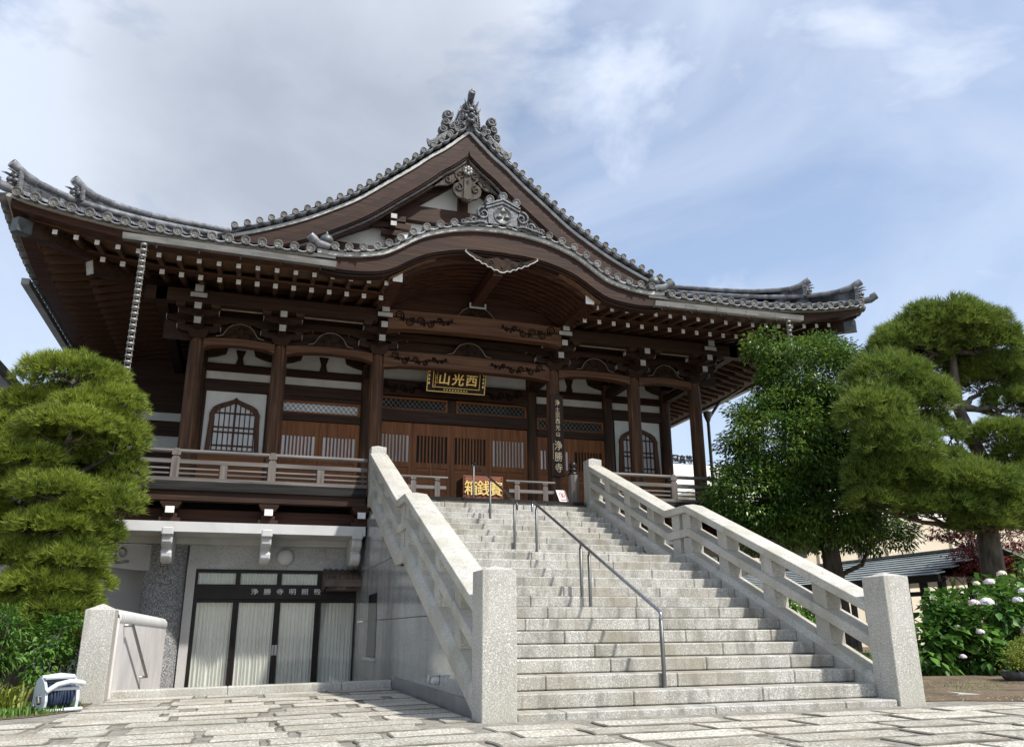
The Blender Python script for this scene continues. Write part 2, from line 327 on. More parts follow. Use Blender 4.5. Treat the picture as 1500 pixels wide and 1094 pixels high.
def crescent(mb, a, b, out, mi=0, drop=.06, th=.035):
    a, b, out = Vector(a), Vector(b), Vector(out).normalized(); n = 6; A = []; B = []; C = []; D = []
    for i in range(n+1):
        t = i/n; p = a.lerp(b, t) - Vector((0, 0, .02+drop*sin(pi*t)))
        A.append(p); B.append(p-Vector((0, 0, th*(.4+.6*sin(pi*t))))); C.append(B[-1]-out*.08); D.append(A[-1]-out*.25)
    mb.strip(A, B, C, D, mi, True)
# ---- tiled slopes
roof = MB()
def rows(side, t0, t1, smax):
    mp = MAPS[side]; n = int(round((t1-t0)/.318)); out = OUT[side]; prev = None
    for i in range(n+1):
        t = t0+(t1-t0)*i/n; lim = min(smax(t), E0-abs(t)-.05); s0 = -.10
        if side in 'lr' and abs(t) < 6: lim = smax(t)
        if side == 'f' and abs(t) < 3.98: s0 = max((zk(t)-8.30)/.41-.15, -.1)
        segs = [(s0, lim)] if lim > s0+.15 else []
        if side in 'lr' and 6 <= abs(t) < 6.86: segs.append((3.55, 9.75))
        if not segs: prev = None; continue
        r = .08
        for sa, sb in segs:
            k = max(1, int((sb-sa)/.36))
            for j in range(k):
                a, b = sa+(sb-sa)*j/k, sa+(sb-sa)*(j+1)/k; rowsg = []
                for s_, rr in ((a-.015, r), (b, r*.92)):
                    z = surf(t, max(s_, 0))+(.41*s_ if s_ < 0 else 0)
                    rowsg.append([mp(t+rr*cos(pi*q/6), s_, z+.02+rr*1.1*sin(pi*q/6)) for q in range(7)])
                roof.grid(rowsg)
        if not (side == 'f' and abs(t) < 3.98) and side != 'b':
            c = Vector(mp(t, s0-.02, surf(t, 0)-.035+.02)); disc(roof, c, out, .095, 14, 1)
            if prev is not None: crescent(roof, prev, c, out)
            prev = c
        else: prev = None
def base(side, smax, t0, t1, ns=16):
    mp = MAPS[side]; n = 40; g = []
    for i in range(n+1):
        t = t0+(t1-t0)*i/n; lim = max(.02, min(smax(t), E0-abs(t))); s0 = 0
        if side == 'f' and abs(t) < 3.9: s0 = max((zk(t)-8.30)/.41-.1, 0)
        g.append([mp(t, s0+(lim-s0)*j/ns, surf(t, s0+(lim-s0)*j/ns)) for j in range(ns+1)])
    roof.grid(g)
sk = lambda t: 3.85
def mainlim(t): return 9.75 if abs(t) < 6 else 3.9
rows('f', -9.52, 9.52, sk); base('f', sk, -9.75, 9.75)
rows('l', -9.52, 9.52, mainlim); rows('r', -9.52, 9.52, mainlim); rows('b', -9.52, 9.52, sk); base('b', sk, -9.75, 9.75)
for sd in 'lr':
    mp = MAPS[sd]; roof.grid([[mp(-6.88+13.76*i/20, 3.6+6.15*j/16, prof(3.6+6.15*j/16)) for j in range(17)] for i in range(21)])
    for sg in (-1, 1):
        roof.grid([[mp(sg*(6.0+3.75*i/14), min(3.9, 3.75*(1-i/14)+.0)*j/8, surf(6.0+3.75*i/14, min(3.9, 3.75*(1-i/14))*j/8)) for j in range(9)] for i in range(15)])
    roof.grid([[mp(-6+12*i/20, 3.9*j/8, surf(-6+12*i/20, 3.9*j/8)) for j in range(9)] for i in range(21)])
# verge: short round tiles that end in discs along both sloping edges of the front gable
def along(fz, u0, u1, step, off):
    us = np.linspace(u0, u1, 400); pts = [(u, fz(u)) for u in us]; out = []; acc = 0; nxt = 0
    for i in range(len(pts)):
        if i: acc += math.dist(pts[i], pts[i-1])
        if acc >= nxt:
            j = min(i+1, len(pts)-1); k = max(i-1, 0); dx, dz = pts[j][0]-pts[k][0], pts[j][1]-pts[k][1]; L = math.hypot(dx, dz)
            out.append((pts[i][0]-dz/L*off, pts[i][1]+dx/L*off, -dz/L, dx/L)); nxt += step
    return out
for sg in (-1, 1):
    pv = None
    for u, z, nx, nz in along(zv, .02, 6.0, .305, .165):
        c = Vector((XC+sg*u, 10.72, z)); disc(roof, c, (0, -1, -.05), .083, 14, 1)
        roof.tube([c+Vector((0, .05, 0)), c+Vector((0, .75, .0))], .075, 10)
        if pv is not None:
            A = []; B = []; Cc = []; D = []
            for i in range(7):
                q = i/6; p = pv.lerp(c, q)-Vector((sg*nx, 0, nz))*(.015+.06*sin(pi*q)); A.append(p); b = p-Vector((sg*nx, 0, nz))*.035
                B.append(b); Cc.append(b+Vector((0, .3, 0))); D.append(p+Vector((0, .3, 0)))
            roof.strip(A, B, Cc, D, 0, True)
        pv = c
disc(roof, (XC, 10.70, zv(0)+.24), (0, -1, -.05), .10)
RO = build('roof', roof, [m_tile, m_disc], T)
# ---- hip ridges with their demon tiles
def hip(sg, s): return Vector((XC+sg*(E0-s), Y0+s, surf(E0-s, s)))
def ridge(sg, s0, s1, zb, ht, name, parent):
    mb = MB(); K = 22; path = [s0+(s1-s0)*i/K for i in range(K+1)]; side = Vector((sg*.7071, .7071, 0)).cross(Vector((0, 0, 1))); nl = 6
    for l in range(nl):
        w = .150
        A, B, Cc, D = [], [], [], []
        for s in path:
            p = hip(sg, s); a = zb(s)+(ht(s))*l/nl; b = zb(s)+ht(s)*(l+.70)/nl
            w2 = w-.006*l
            A.append(p+side*w2+Vector((0, 0, a))); B.append(p-side*w2+Vector((0, 0, a))); Cc.append(p-side*w2+Vector((0, 0, b))); D.append(p+side*w2+Vector((0, 0, b)))
        mb.strip(A, B, Cc, D)
    A, B, Cc, D = [], [], [], []
    for s in path:
        p = hip(sg, s); a, b = zb(s)-.05, zb(s)+ht(s)-.01; A.append(p+side*.105+Vector((0, 0, a))); B.append(p-side*.105+Vector((0, 0, a))); Cc.append(p-side*.105+Vector((0, 0, b))); D.append(p+side*.105+Vector((0, 0, b)))
    mb.strip(A, B, Cc, D)
    for i in range(K):                                            # capping tiles
        p, q = hip(sg, path[i])+Vector((0, 0, zb(path[i])+ht(path[i])+.02)), hip(sg, path[i+1])+Vector((0, 0, zb(path[i+1])+ht(path[i+1])+.02))
        mb.tube([p, q], [.066, .060], 8)
    return build(name, mb, m_tile, parent)
def demon(sg, s0, zb, h, parent):
    mb = MB(); p = hip(sg, s0)+Vector((0, 0, zb)); d = Vector((sg*.7071, -.7071, 0)); sd = d.cross(Vector((0, 0, 1)))
    def P(a, b, c): return p+sd*a+d*b+Vector((0, 0, c))
    pl = [(-.19, -.06), (.19, -.06), (.17, h*.75), (.10, h*1.02), (-.10, h*1.02), (-.17, h*.75)]
    v = [P(a, 0, c) for a, c in pl]+[P(a, .07, c) for a, c in pl]; n = 6
    mb.add(v, [tuple(range(n)), tuple(range(n, 2*n))]+[(i, (i+1) % n, n+(i+1) % n, n+i) for i in range(n)])
    for a in (-.08, .08):
        mb.blob(P(a, .11, h*.62), .045); mb.blob(P(a*1.4, .10, h*.34), (.06, .05, .05)); mb.tube([P(a*.9, .10, h*.78), P(a*1.2, .2, h*.84), P(a*1.25, .28, h*.80)], [.03, .02, .004], 6)
        mb.tube([P(a*.6, .12, h*.18), P(a*.7, .17, h*.12), P(a*.5, .19, h*.05)], [.025, .018, .004], 5)
    mb.blob(P(0, .15, h*.42), (.07, .07, .06)); mb.blob(P(0, .12, h*.2), (.10, .06, .05)); mb.blob(P(0, .10, h*.8), (.06, .05, .05))
    for i in range(7): mb.blob(P(-.16+.0*i, .08, h*(.05+.12*i)), .022, 6); mb.blob(P(.16, .08, h*(.05+.12*i)), .022, 6)
    build('demon_tile', mb, m_tiled, parent)
    tb = MB(); a, b = P(0, -.1, h+.02), P(0, .16, h+.13); tb.tube([P(0, -.35, h-.02), a, b], [.08, .085, .095], 12)
    disc(tb, b+(b-a).normalized()*.01, (b-a).normalized(), .095); build('ridge_end_roll', tb, m_tile, parent)
for sg in (-1, 1):
    e1 = lambda s: max(0, 1-(s-.10)/1.3)**2; e2 = lambda s: max(0, 1-(s-1.0)/1.3)**2
    h1 = lambda s: .28+.13*e1(s); h2 = lambda s: .15+.14*e2(s)
    ridge(sg, .14, 3.9, lambda s: .04, h1, 'hip_ridge', RO); ridge(sg, 1.02, 3.9, lambda s: .04+h1(s), h2, 'hip_ridge', RO)
    demon(sg, .14, .08, .36, RO); demon(sg, 1.02, .06+h1(1.02), .28, RO)
    tb = MB(); tb.tube([hip(sg, .6)+Vector((0, 0, .05)), hip(sg, .2)+Vector((0, 0, .03)), hip(sg, 0)+Vector((-sg*-.10, -.10, .05)), hip(sg, 0)+Vector((sg*.20, -.20, .14))], [.085, .085, .09, .095], 12)
    q = hip(sg, 0)+Vector((sg*.20, -.20, .14)); disc(tb, q, Vector((sg, -1, .5)), .095); build('corner_tile', tb, m_tile, RO)
# ---- main ridge and its crowning ornament
mb = MB()
for l in range(8):
    w = .26 if l % 2 == 0 else .22; mb.box(XC-w, XC+w, 11.0, 24.2, 13.95+.1*l, 14.04+.1*l)
mb.tube([(XC, 10.95, 14.80), (XC, 24.3, 14.80)], .10, 10); build('main_ridge', mb, m_tile, RO)
mb = MB(); yo = 10.80
pl = [(-.30, -.15), (.30, -.15), (.27, .45), (.21, .66), (.10, .76), (-.10, .76), (-.21, .66), (-.27, .45)]
mb.prism([(XC+a, 13.98+b) for a, b in pl], 'y', yo, yo+.16)
for sg in (-1, 1):
    for i in range(9): mb.blob((XC+sg*(.275-.004*i*i*.4), yo-.01, 13.92+.078*i), .032, 6)
    mb.tube([(XC+sg*.22, yo-.02, 13.9), (XC+sg*.20, yo-.03, 14.4), (XC+sg*.10, yo-.02, 14.66)], .02, 5)
    mb.blob((XC+sg*.085, yo-.10, 14.36), .045); mb.tube([(XC+sg*.09, yo-.08, 14.50), (XC+sg*.16, yo-.14, 14.60), (XC+sg*.20, yo-.16, 14.72)], [.04, .03, .005], 6)
    mb.blob((XC+sg*.13, yo-.07, 14.22), (.06, .06, .09)); mb.blob((XC+sg*.07, yo-.12, 14.10), (.05, .05, .04))
    mb.tube([(XC+sg*.03, yo-.05, 14.56), (XC+sg*.05, yo-.08, 14.66), (XC+sg*.10, yo-.1, 14.74)], [.03, .025, .004], 5)
    mb.tube([(XC+sg*.18, yo-.04, 14.40), (XC+sg*.25, yo-.06, 14.46), (XC+sg*.29, yo-.06, 14.56)], [.03, .02, .004], 5)
    # cloud wings: stacked round swirls and a trailing tail
    cl = [(.62, 14.22, .15), (.68, 13.98, .115), (.76, 13.74, .12), (.50, 13.86, .10), (.54, 13.66, .10), (.40, 13.98, .09)]
    for dx, z, r in cl:
        c = (XC+sg*dx, yo+.02, z); mb.lathe([(0, .09), (.2*r, .085), (.36*r, .05), (.5*r, .035), (.62*r, .07), (.78*r, .075), (.86*r, .03), (r, .0), (r, -.10)], c, 14, (0, -1, 0))
        mb.spiral((c[0], yo-.03, z), r*.98, 1.15, .02, 'y', sg, pi*.2, 0, 5)
    for q in range(4):
        z0 = 13.66-.07*q; o = .08*q; mb.tube([(XC+sg*(.62+o*.3), yo+.0, z0+.02), (XC+sg*(.80+o*.3), yo-.01, z0-.14), (XC+sg*(.95+o*.2), yo-.01, z0-.30), (XC+sg*(1.10+o*.1), yo-.01, z0-.38+.03*q), (XC+sg*(1.18), yo-.01, z0-.30+.05*q)], [.045, .05, .05, .04, .02], 6)
    mb.prism([(XC+sg*a, b) for a, b in ((.2, 13.75), (.60, 14.30), (.74, 14.05), (.82, 13.70), (1.05, 13.25), (.75, 13.35))], 'y', yo+.05, yo+.12)
mb.blob((XC, yo-.13, 14.24), (.085, .10, .07)); mb.blob((XC, yo-.12, 14.06), (.13, .08, .05)); mb.blob((XC, yo-.08, 14.46), (.12, .07, .07))
mb.tube([(XC, yo+.3, 14.70), (XC, yo, 14.78), (XC, yo-.20, 14.93)], [.09, .09, .10], 12); disc(mb, (XC, yo-.21, 14.937), (0, -.85, .5), .10)
mb.tube([(XC, yo-.17, 15.0), (XC, yo-.18, 15.08)], [.03, .008], 6)
build('ridge_ornament', mb, m_tiled, RO)
# ---- front gable: bargeboards, plaster wall, timbers, pendant
def offc(fz, u, off, e=1e-3):
    dz = (fz(u+e)-fz(u-e))/(2*e) if u > e else (fz(u+e)-fz(u))/e
    L = math.hypot(1, dz); return u-dz/L*off, fz(u)+off/L
def board(mb, fz, u0, u1, o0, o1, y0, y1, mi=0, sgs=(1,), n=44, vert=False):
    for sg in sgs:
        A, B, Cc, D = [], [], [], []
        for i in range(n+1):
            u = u0+(u1-u0)*i/n
            if vert: a, za, b, zb_ = u, fz(u)+o0, u, fz(u)+o1
            else:
                a, za = offc(fz, u, o0); b, zb_ = offc(fz, u, o1)
                if u0 == 0 and i == 0:
                    dz = (fz(.02)-fz(0))/.02; L = math.hypot(1, dz); a = b = 0; za, zb_ = fz(0)+o0*L, fz(0)+o1*L
                a, b = max(a, 0), max(b, 0)
            A.append((XC+sg*a, y0, za)); B.append((XC+sg*b, y0, zb_)); Cc.append((XC+sg*b, y1, zb_)); D.append((XC+sg*a, y1, za))
        mb.strip(A, B, Cc, D, mi, False)
for sg in (-1, 1):
    mb = MB(); board(mb, zv, 0, 6.05, .0, -.075, 10.835, 10.90, 1, (sg,)); board(mb, zv, 0, 6.0, -.067, -.34, 10.88, 11.02, 2, (sg,)); board(mb, zv, 0, 5.95, -.30, -.53, 10.86, 10.99, 0, (sg,))
    for k in range(3): board(mb, zv, 0, 5.6, -.522-.06*k, -.57-.06*k, 10.90+.07*k, 11.2, 2 if k != 1 else 3, (sg,))
    build('bargeboard', mb, [m_barge, m_offw, m_wx, m_gwx], T)
mb = MB(); board(mb, zv, 0, 6.1, .01, -.05, 10.98, 11.75, 0, (-1, 1)); build('verge_soffit', mb, m_wy, T)
gp = [(XC+s*u, zv(u)-.3) for s, us in ((-1, np.linspace(5.9, 0, 24)), (1, np.linspace(0.2, 5.9, 24))) for u in us]
mb = MB(); mb.prism(gp+[(XC+5.9, 9.0), (XC-5.9, 9.0)], 'y', 11.62, 11.8); build('gable_wall', mb, m_plaster, T)
def one(name, mat, f): mb = MB(); f(mb); return build(name, mb, mat, T)
one('king_post', m_wz, lambda m: m.box(XC-.13, XC+.13, 11.44, 11.62, 11.67, 13.3)); one('collar_beam', m_wx, lambda m: m.box(XC-2.3, XC+2.3, 11.40, 11.64, 11.22, 11.66)); one('gable_sill', m_wx, lambda m: m.box(XC-4.2, XC+4.2, 11.40, 11.64, 9.9, 10.32))
for sg in (-1, 1):
    one('gable_brace', m_wx, lambda m: m.bar((XC+sg*.1, 11.50, 12.75), (XC+sg*1.9, 11.50, 11.35), .16, .24)); one('gable_brace', m_wx, lambda m: m.bar((XC+sg*2.0, 11.48, 11.25), (XC+sg*4.3, 11.48, 10.1), .16, .26)); one('gable_strut', m_wz, lambda m: m.box(XC+sg*1.95-.12, XC+sg*1.95+.12, 11.42, 11.62, 10.33, 11.2))
    mb = MB()
    for dz, w in ((11.14, .36), (10.93, .50), (10.72, .26)): mb.box(XC+sg*1.95-w, XC+sg*1.95+w, 11.28, 11.46, dz-.08, dz+.07)
    mb.box(XC+sg*1.95-.09, XC+sg*1.95+.09, 11.0, 11.3, 10.95, 11.12)
    for dz in (11.04, 10.83): mb.box(XC+sg*1.95-.075, XC+sg*1.95+.075, 10.985, 10.998, dz-.065, dz+.06, 1); mb.box(XC+sg*1.95-.07, XC+sg*1.95+.07, 10.998, 11.3, dz-.06, dz+.055)
    build('gable_bracket', mb, [m_wx, m_offw], T)
half = [(0, .72), (.16, .60), (.32, .42), (.36, .30), (.33, .16), (.24, .08), (.20, .02), (.27, -.01), (.36, -.06), (.40, -.18), (.37, -.32), (.27, -.42), (.15, -.46), (.09, -.52), (0, -.54)]
mb = MB(); oz = 12.33; yg = 11.02
mb.prism([(XC+a, oz+b) for a, b in half]+[(XC-a, oz+b) for a, b in half[-2:0:-1]], 'y', yg, yg+.10)
mb.prism([(XC+a, oz+b) for a, b in ((-.09, .3), (.09, .3), (.11, -.46), (0, -.50), (-.11, -.46))], 'y', yg-.03, yg)
for sg in (-1, 1):
    mb.spiral((XC+sg*.24, yg-.02, oz-.16), .13, 1.3, .022, 'y', sg, pi*.5, 0); mb.spiral((XC+sg*.21, yg-.02, oz+.25), .11, 1.2, .022, 'y', -sg, -pi*.4, 0)
    wg = [(.30, .10), (.36, .26), (.50, .20), (.62, .08), (.74, .05), (.86, -.04), (.98, -.12), (1.10, -.16), (1.04, -.22), (.92, -.20), (.80, -.16), (.66, -.12), (.52, -.10), (.40, -.02)]
    mb.prism([(XC+sg*a, oz+b-.02) for a, b in wg], 'y', yg+.02, yg+.09); mb.spiral((XC+sg*.52, yg, oz+.05), .11, 1.2, .02, 'y', sg, 0, 0)
GP = build('gable_pendant', mb, m_gegyo, T)
mb = MB(); mb.prism([(XC+.045*cos(a)*(1 if sin(a) > 0 else .9), oz+.02+.07*sin(a)) for a in np.linspace(0, 2*pi, 12)[:-1]], 'y', yg-.036, yg-.031); build('hole_shade_plate', mb, m_dark, GP)  # thin near-black plate paints the shade of a hole onto the solid pendant
mb = MB()
for i in range(6):
    a = pi/6+i*pi/3; mb.blob((XC+.085*cos(a), yg-.07, oz+.36+.085*sin(a)), (.06, .035, .06), 8)
    for q in (-.3, .3): mb.blob((XC+.13*cos(a+q), yg-.06, oz+.36+.13*sin(a+q)), .022, 6)
mb.blob((XC, yg-.10, oz+.36), .045); build('pendant_flower', mb, m_gut, GP)

# ---- curved (undulating) gable over the steps
kr = MB(); yk = 7.76
pv = None
pts = [(-u, z, -nx, nz) for u, z, nx, nz in along(zk, 0.155, 3.85, .308, .155)][::-1]+along(zk, .155, 3.85, .308, .155)
for u, z, nx, nz in pts:
    c = Vector((XC+u, yk, z)); disc(kr, c, (0, -1, -.08), .088, 14, 1)
    ye = Y0+max(.35, (zk(u)-8.30)/.41+.25); kr.tube([c+Vector((0, .04, 0)), Vector((XC+u, ye, z+.02))], .08, 10)
    if pv is not None:
        A, B, Cc, D = [], [], [], []
        for i in range(7):
            q = i/6; nn = Vector((nx, 0, nz)); p = pv.lerp(c, q)-nn*(.015+.06*sin(pi*q)); A.append(p); b = p-nn*(.02+.02*sin(pi*q))
            B.append(b); Cc.append(b+Vector((0, .3, 0))); D.append(p+Vector((0, .3, 0)))
        kr.strip(A, B, Cc, D, 0, True)
    pv = c
kr.grid([[(XC+u, y, zk(u)+.09) for y in np.linspace(yk+.06, Y0+max(.3, (zk(u)-8.30)/.41+.3), 6)] for u in np.linspace(-3.98, 3.98, 70)])
for sg in (-1, 1):
    kr.tube([(XC+sg*3.75, yk+.1, 8.42), (XC+sg*3.98, yk+.02, 8.44), (XC+sg*4.14, yk-.04, 8.55)], [.08, .082, .088], 12); disc(kr, (XC+sg*4.15, yk-.045, 8.556), (sg*.8, -.3, .55), .09)
    kr.tube([(XC+sg*3.95, yk+.15, 8.40), (XC+sg*3.95, Y0+1.0, 8.78)], .09, 10)
KR = build('curved_gable_roof', kr, [m_tile, m_disc], T)
for sg in (-1, 1):
    mb = MB(); mb.lathe([(.10, 0), (.11, .03), (.06, .05), (.07, .08), (.135, .13), (.145, .20), (.11, .27), (.05, .31), (.025, .34), (.03, .36), (0, .40)], (XC+sg*3.80, yk+.22, 8.44), 14); build('onion_finial', mb, m_copper, KR)
mb = MB(); yo = yk-.02; oz = 9.46
mb.prism([(XC+a, oz+b) for a, b in ((-.33, -.02), (.33, -.02), (.36, .34), (.10, .50), (0, .545), (-.10, .50), (-.36, .34))], 'y', yo, yo+.22)
for k in range(2): mb.strip(*[[(XC+x, yo-.03-.02*k, oz+z+h+.07*k) for x, z in ((-.40, .33), (0, .51), (.40, .33))] for h in (0, .045)]+[[(XC+x, yo+.22, oz+z+h+.07*k) for x, z in ((-.40, .33), (0, .51), (.40, .33))] for h in (.045, 0)])
for a, b in ((-.31, .56), (0, .68), (.31, .56)): disc(mb, (XC+a, yo-.03, oz+b), (0, -1, -.05), .10); mb.tube([(XC+a, yo+.02, oz+b), (XC+a, yo+.4, oz+b)], .09, 10)
for sg in (-1, 1):
    mb.prism([(XC+sg*a, oz+b) for a, b in ((.30, -.03), (.34, .30), (.46, .36), (.58, .28), (.60, .12), (.72, .04), (.84, .02), (.92, -.06), (1.0, -.10), (.9, -.16), (.6, -.10))], 'y', yo+.03, yo+.14)
    mb.spiral((XC+sg*.45, yo, oz+.20), .16, 1.5, .035, 'y', -sg, pi*.5 if sg > 0 else pi*.5, 0); mb.spiral((XC+sg*.66, yo+.01, oz+.02), .10, 1.3, .028, 'y', sg, 0, 0); mb.spiral((XC+sg*.90, yo+.01, oz-.06), .075, 1.3, .022, 'y', sg, 0, 0)
    for q in range(4): mb.tube([(XC+sg*(.36+.03*q), yo, oz-.04+.02*q), (XC+sg*(.50+.06*q), yo-.01, oz+.0-.02*q), (XC+sg*(.68+.09*q), yo, oz-.05-.02*q)], .02, 5)
mb.lathe([(.0, .0), (.19, .0), (.20, .012), (.215, .012), (.22, -.02)], (XC, yo-.005, oz+.21), 24, (0, -1, 0))
CO = build('crest_ornament', mb, m_tiled, KR)
mb = MB()
for a, b in ((0, .115), (-.085, -.035), (.085, -.035)):
    t3 = [(XC+a-.08, oz+.175+b-.0), (XC+a+.08, oz+.175+b), (XC+a, oz+.175+b+.145)]; cx, cz = XC+a, oz+.175+b+.048
    v = [(x, yo-.008, z) for x, z in t3]+[(cx+(x-cx)*.55, yo-.05, cz+(z-cz)*.55) for x, z in t3]; mb.add(v, [(3, 4, 5), (0, 1, 4, 3), (1, 2, 5, 4), (2, 0, 3, 5)])
build('three_triangle_crest', mb, m_gut, CO)
mb = MB()
for sg in (-1, 1):
    board(mb, zk, 0, 3.98, .055, -.03, yk+.05, yk+.3, 1, (sg,), 60, True)
    A, B, Cc, D = [], [], [], []
    for i in range(61):
        u = 3.98*i/60; dep = .50-.10*min(1, u/2.4)-.13*max(0, min(1, (u-2.4)/1.5)); z = zk(u); y0 = yk+.12
        A.append((XC+sg*u, y0, z-.03)); B.append((XC+sg*u, y0, z-dep)); Cc.append((XC+sg*u, y0+.14, z-dep)); D.append((XC+sg*u, y0+.14, z-.03))
    mb.strip(A, B, Cc, D, 0)
    for k in range(2):
        A, B, Cc, D = [], [], [], []
        for i in range(61):
            u = 3.9*i/60; dep = .50-.10*min(1, u/2.4)-.13*max(0, min(1, (u-2.4)/1.5)); z = zk(u)-dep-.0-.05*k; y0 = yk+.16+.05*k
            A.append((XC+sg*u, y0, z)); B.append((XC+sg*u, y0, z-.04)); Cc.append((XC+sg*u, y0+.2, z-.04)); D.append((XC+sg*u, y0+.2, z))
        mb.strip(A, B, Cc, D, 0)
build('curved_bargeboard', mb, [m_barge, m_offw], T)
# ribs and boards of the curved ceiling
def zin(u): return zk(u)-.60
mb = MB(); mb.grid([[(XC+u, y, zin(u)+.07) for y in np.linspace(yk+.25, 10.3, 6)] for u in np.linspace(-2.45, 2.45, 50)]); build('curved_ceiling', mb, m_board, T)
for k in range(9):
    y = 8.22+.215*k; mb = MB(); A, B, Cc, D = [], [], [], []
    for i in range(49):
        u = -2.42+4.84*i/48; z = zin(u)+.06; A.append((XC+u, y, z)); B.append((XC+u, y, z-.095)); Cc.append((XC+u, y+.075, z-.095)); D.append((XC+u, y+.075, z))
    mb.strip(A, B, Cc, D); build('curved_rafter', mb, m_eave, T)
mb = MB(); mb.box(XC-.11, XC+.11, 8.15, 10.05, 8.38, 8.64); build('ridge_beam', mb, m_eave, T)
mb = MB(); mb.box(XC-.20, XC+.20, 9.86, 10.10, 8.26, 8.38); mb.box(XC-.21, XC-.17, 9.84, 9.86, 8.26, 8.38, 1); mb.box(XC+.17, XC+.21, 9.84, 9.86, 8.26, 8.38, 1); mb.box(XC-.21, XC+.21, 9.83, 9.845, 8.24, 8.28, 1); build('bearing_block', mb, [m_wx, m_offw], T)
tp = [(XC+u, zin(u)+.08) for u in np.linspace(-2.2, 2.2, 30)]
mb = MB(); mb.prism(tp+[(XC+2.2, 7.9), (XC-2.2, 7.9)], 'y', 10.12, 10.2); build('gable_infill_board', mb, m_eave, T)
def frog(w, h, z, x, y, name='frog_leg_strut'):
    hf = [(1, 0), (.86, .05), (.74, .12), (.66, .3), (.56, .58), (.40, .82), (.2, .95), (0, 1)]
    o = [(x+a*w, z+b*h) for a, b in hf]+[(x-a*w, z+b*h) for a, b in hf[-2::-1]]
    mb = MB(); mb.prism(o, 'y', y, y+.12); mb.tube([(a, y-.002, b) for a, b in o], .009, 5, 1)
    for sg in (-1, 1): mb.spiral((x+sg*w*.25, y-.01, z+h*.35), w*.17, 1.2, .018, 'y', sg, 0, 0); mb.spiral((x+sg*w*.5, y-.01, z+h*.18), w*.11, 1.2, .014, 'y', -sg, 0, 0)
    mb.blob((x, y-.01, z+h*.6), (.06, .04, .05))
    return build(name, mb, [m_carve, m_paleedge], T)
frog(.62, .30, 8.03, XC, 9.98)
mb = MB(); pw = [(0, .12), (.10, .17), (.24, .13), (.40, .10), (.55, .14), (.68, .20), (.82, .26), (.84, .22), (.74, .14), (.66, .10), (.60, .04), (.52, .03), (.46, -.03), (.38, -.03), (.33, -.09), (.25, -.09), (.19, -.15), (.11, -.14), (.06, -.18), (0, -.19)]
o = [(XC+a, 8.50+b) for a, b in pw]+[(XC-a, 8.50+b) for a, b in pw[-2:0:-1]]
mb.prism(o, 'y', yk+.06, yk+.12); lo_ = [(XC-a, yk+.055, 8.50+b) for a, b in pw[6:]][::1]+[(XC+a, yk+.055, 8.50+b) for a, b in pw[6:][::-1]]
mb.tube(lo_, .014, 5, 1)
for sg in (-1, 1): mb.spiral((XC+sg*.44, yk+.055, 8.56), .07, 1.3, .013, 'y', sg, 0, 2); mb.spiral((XC+sg*.26, yk+.055, 8.53), .06, 1.2, .012, 'y', -sg, 0, 2)
mb.blob((XC, yk+.06, 8.45), (.03, .02, .05), 8, 2); build('arch_pendant', mb, [m_carve, m_offw, m_dark], T)

# ---- eaves: edge trim, fascia, gutters, rafters, soffits
def eave(side, t0, t1, s0, s1, z0, z1, mi, mb, lift=rise, n=40, dz1=0):
    mp = MAPS[side]; A, B, Cc, D = [], [], [], []
    for i in range(n+1):
        t = t0+(t1-t0)*i/n; r = lift(t); c0, c1 = [max(-1, min(1, 1)) for _ in (0, 1)]
        lim0, lim1 = min(abs(t), E0-s0), min(abs(t), E0-s1); sg = 1 if t >= 0 else -1
        A.append(mp(sg*lim0, s0, z0+r)); B.append(mp(sg*lim0, s0, z1+r)); Cc.append(mp(sg*lim1, s1, z1+r+dz1)); D.append(mp(sg*lim1, s1, z0+r+dz1))
    mb.strip(A, B, Cc, D, mi)
for sd in 'flr':
    for a, b in (((-9.75, -3.6), (3.6, 9.75)) if sd == 'f' else ((-9.75, 9.75),)):
        mb = MB(); eave(sd, a, b, .02, .30, 8.185, 8.26, 0, mb); build('eave_trim', mb, m_offw, T); mb = MB(); eave(sd, a, b, .10, .42, 8.03, 8.183, 0, mb); build('eave_board', mb, m_eave, T)
rf = lambda t: .28*max(0, (abs(t)-5.8)/3.2)**2
rb = lambda t: .155*max(0, (abs(t)-5.8)/2.3)**2
for sd in 'flr':
    for nm, mt, args in (('flying_soffit', m_board, (.38, 1.5, 8.035, 8.05, 0, None, rf, 40, .17)), ('base_soffit', m_board, (1.15, 3.6, 8.005, 8.02, 0, None, rb, 40, .62)), ('rafter_tie', m_eave, (1.17, 1.33, 7.972, 8.065, 0, None, rb, 40, 0))):
        s0, s1, z0, z1, mi, _, lf, n, d = args
        for a, b in (((-9.7, -2.3), (2.3, 9.7)) if sd == 'f' else ((-9.7, 9.7),)): mb = MB(); eave(sd, a, b, s0, s1, z0, z1, mi, mb, lf, n, d); build(nm, mb, mt, T)
def rafter(L, w, h, slope):
    mb = MB(); mb.hexa([(-w/2, 0, -h/2), (w/2, 0, -h/2), (-w/2, L, L*slope-h/2), (w/2, L, L*slope-h/2), (-w/2, 0, h/2), (w/2, 0, h/2), (-w/2, L, L*slope+h/2), (w/2, L, L*slope+h/2)])
    mb.m[2] = 1; return mb
tp_f = {}; tp_b = {}
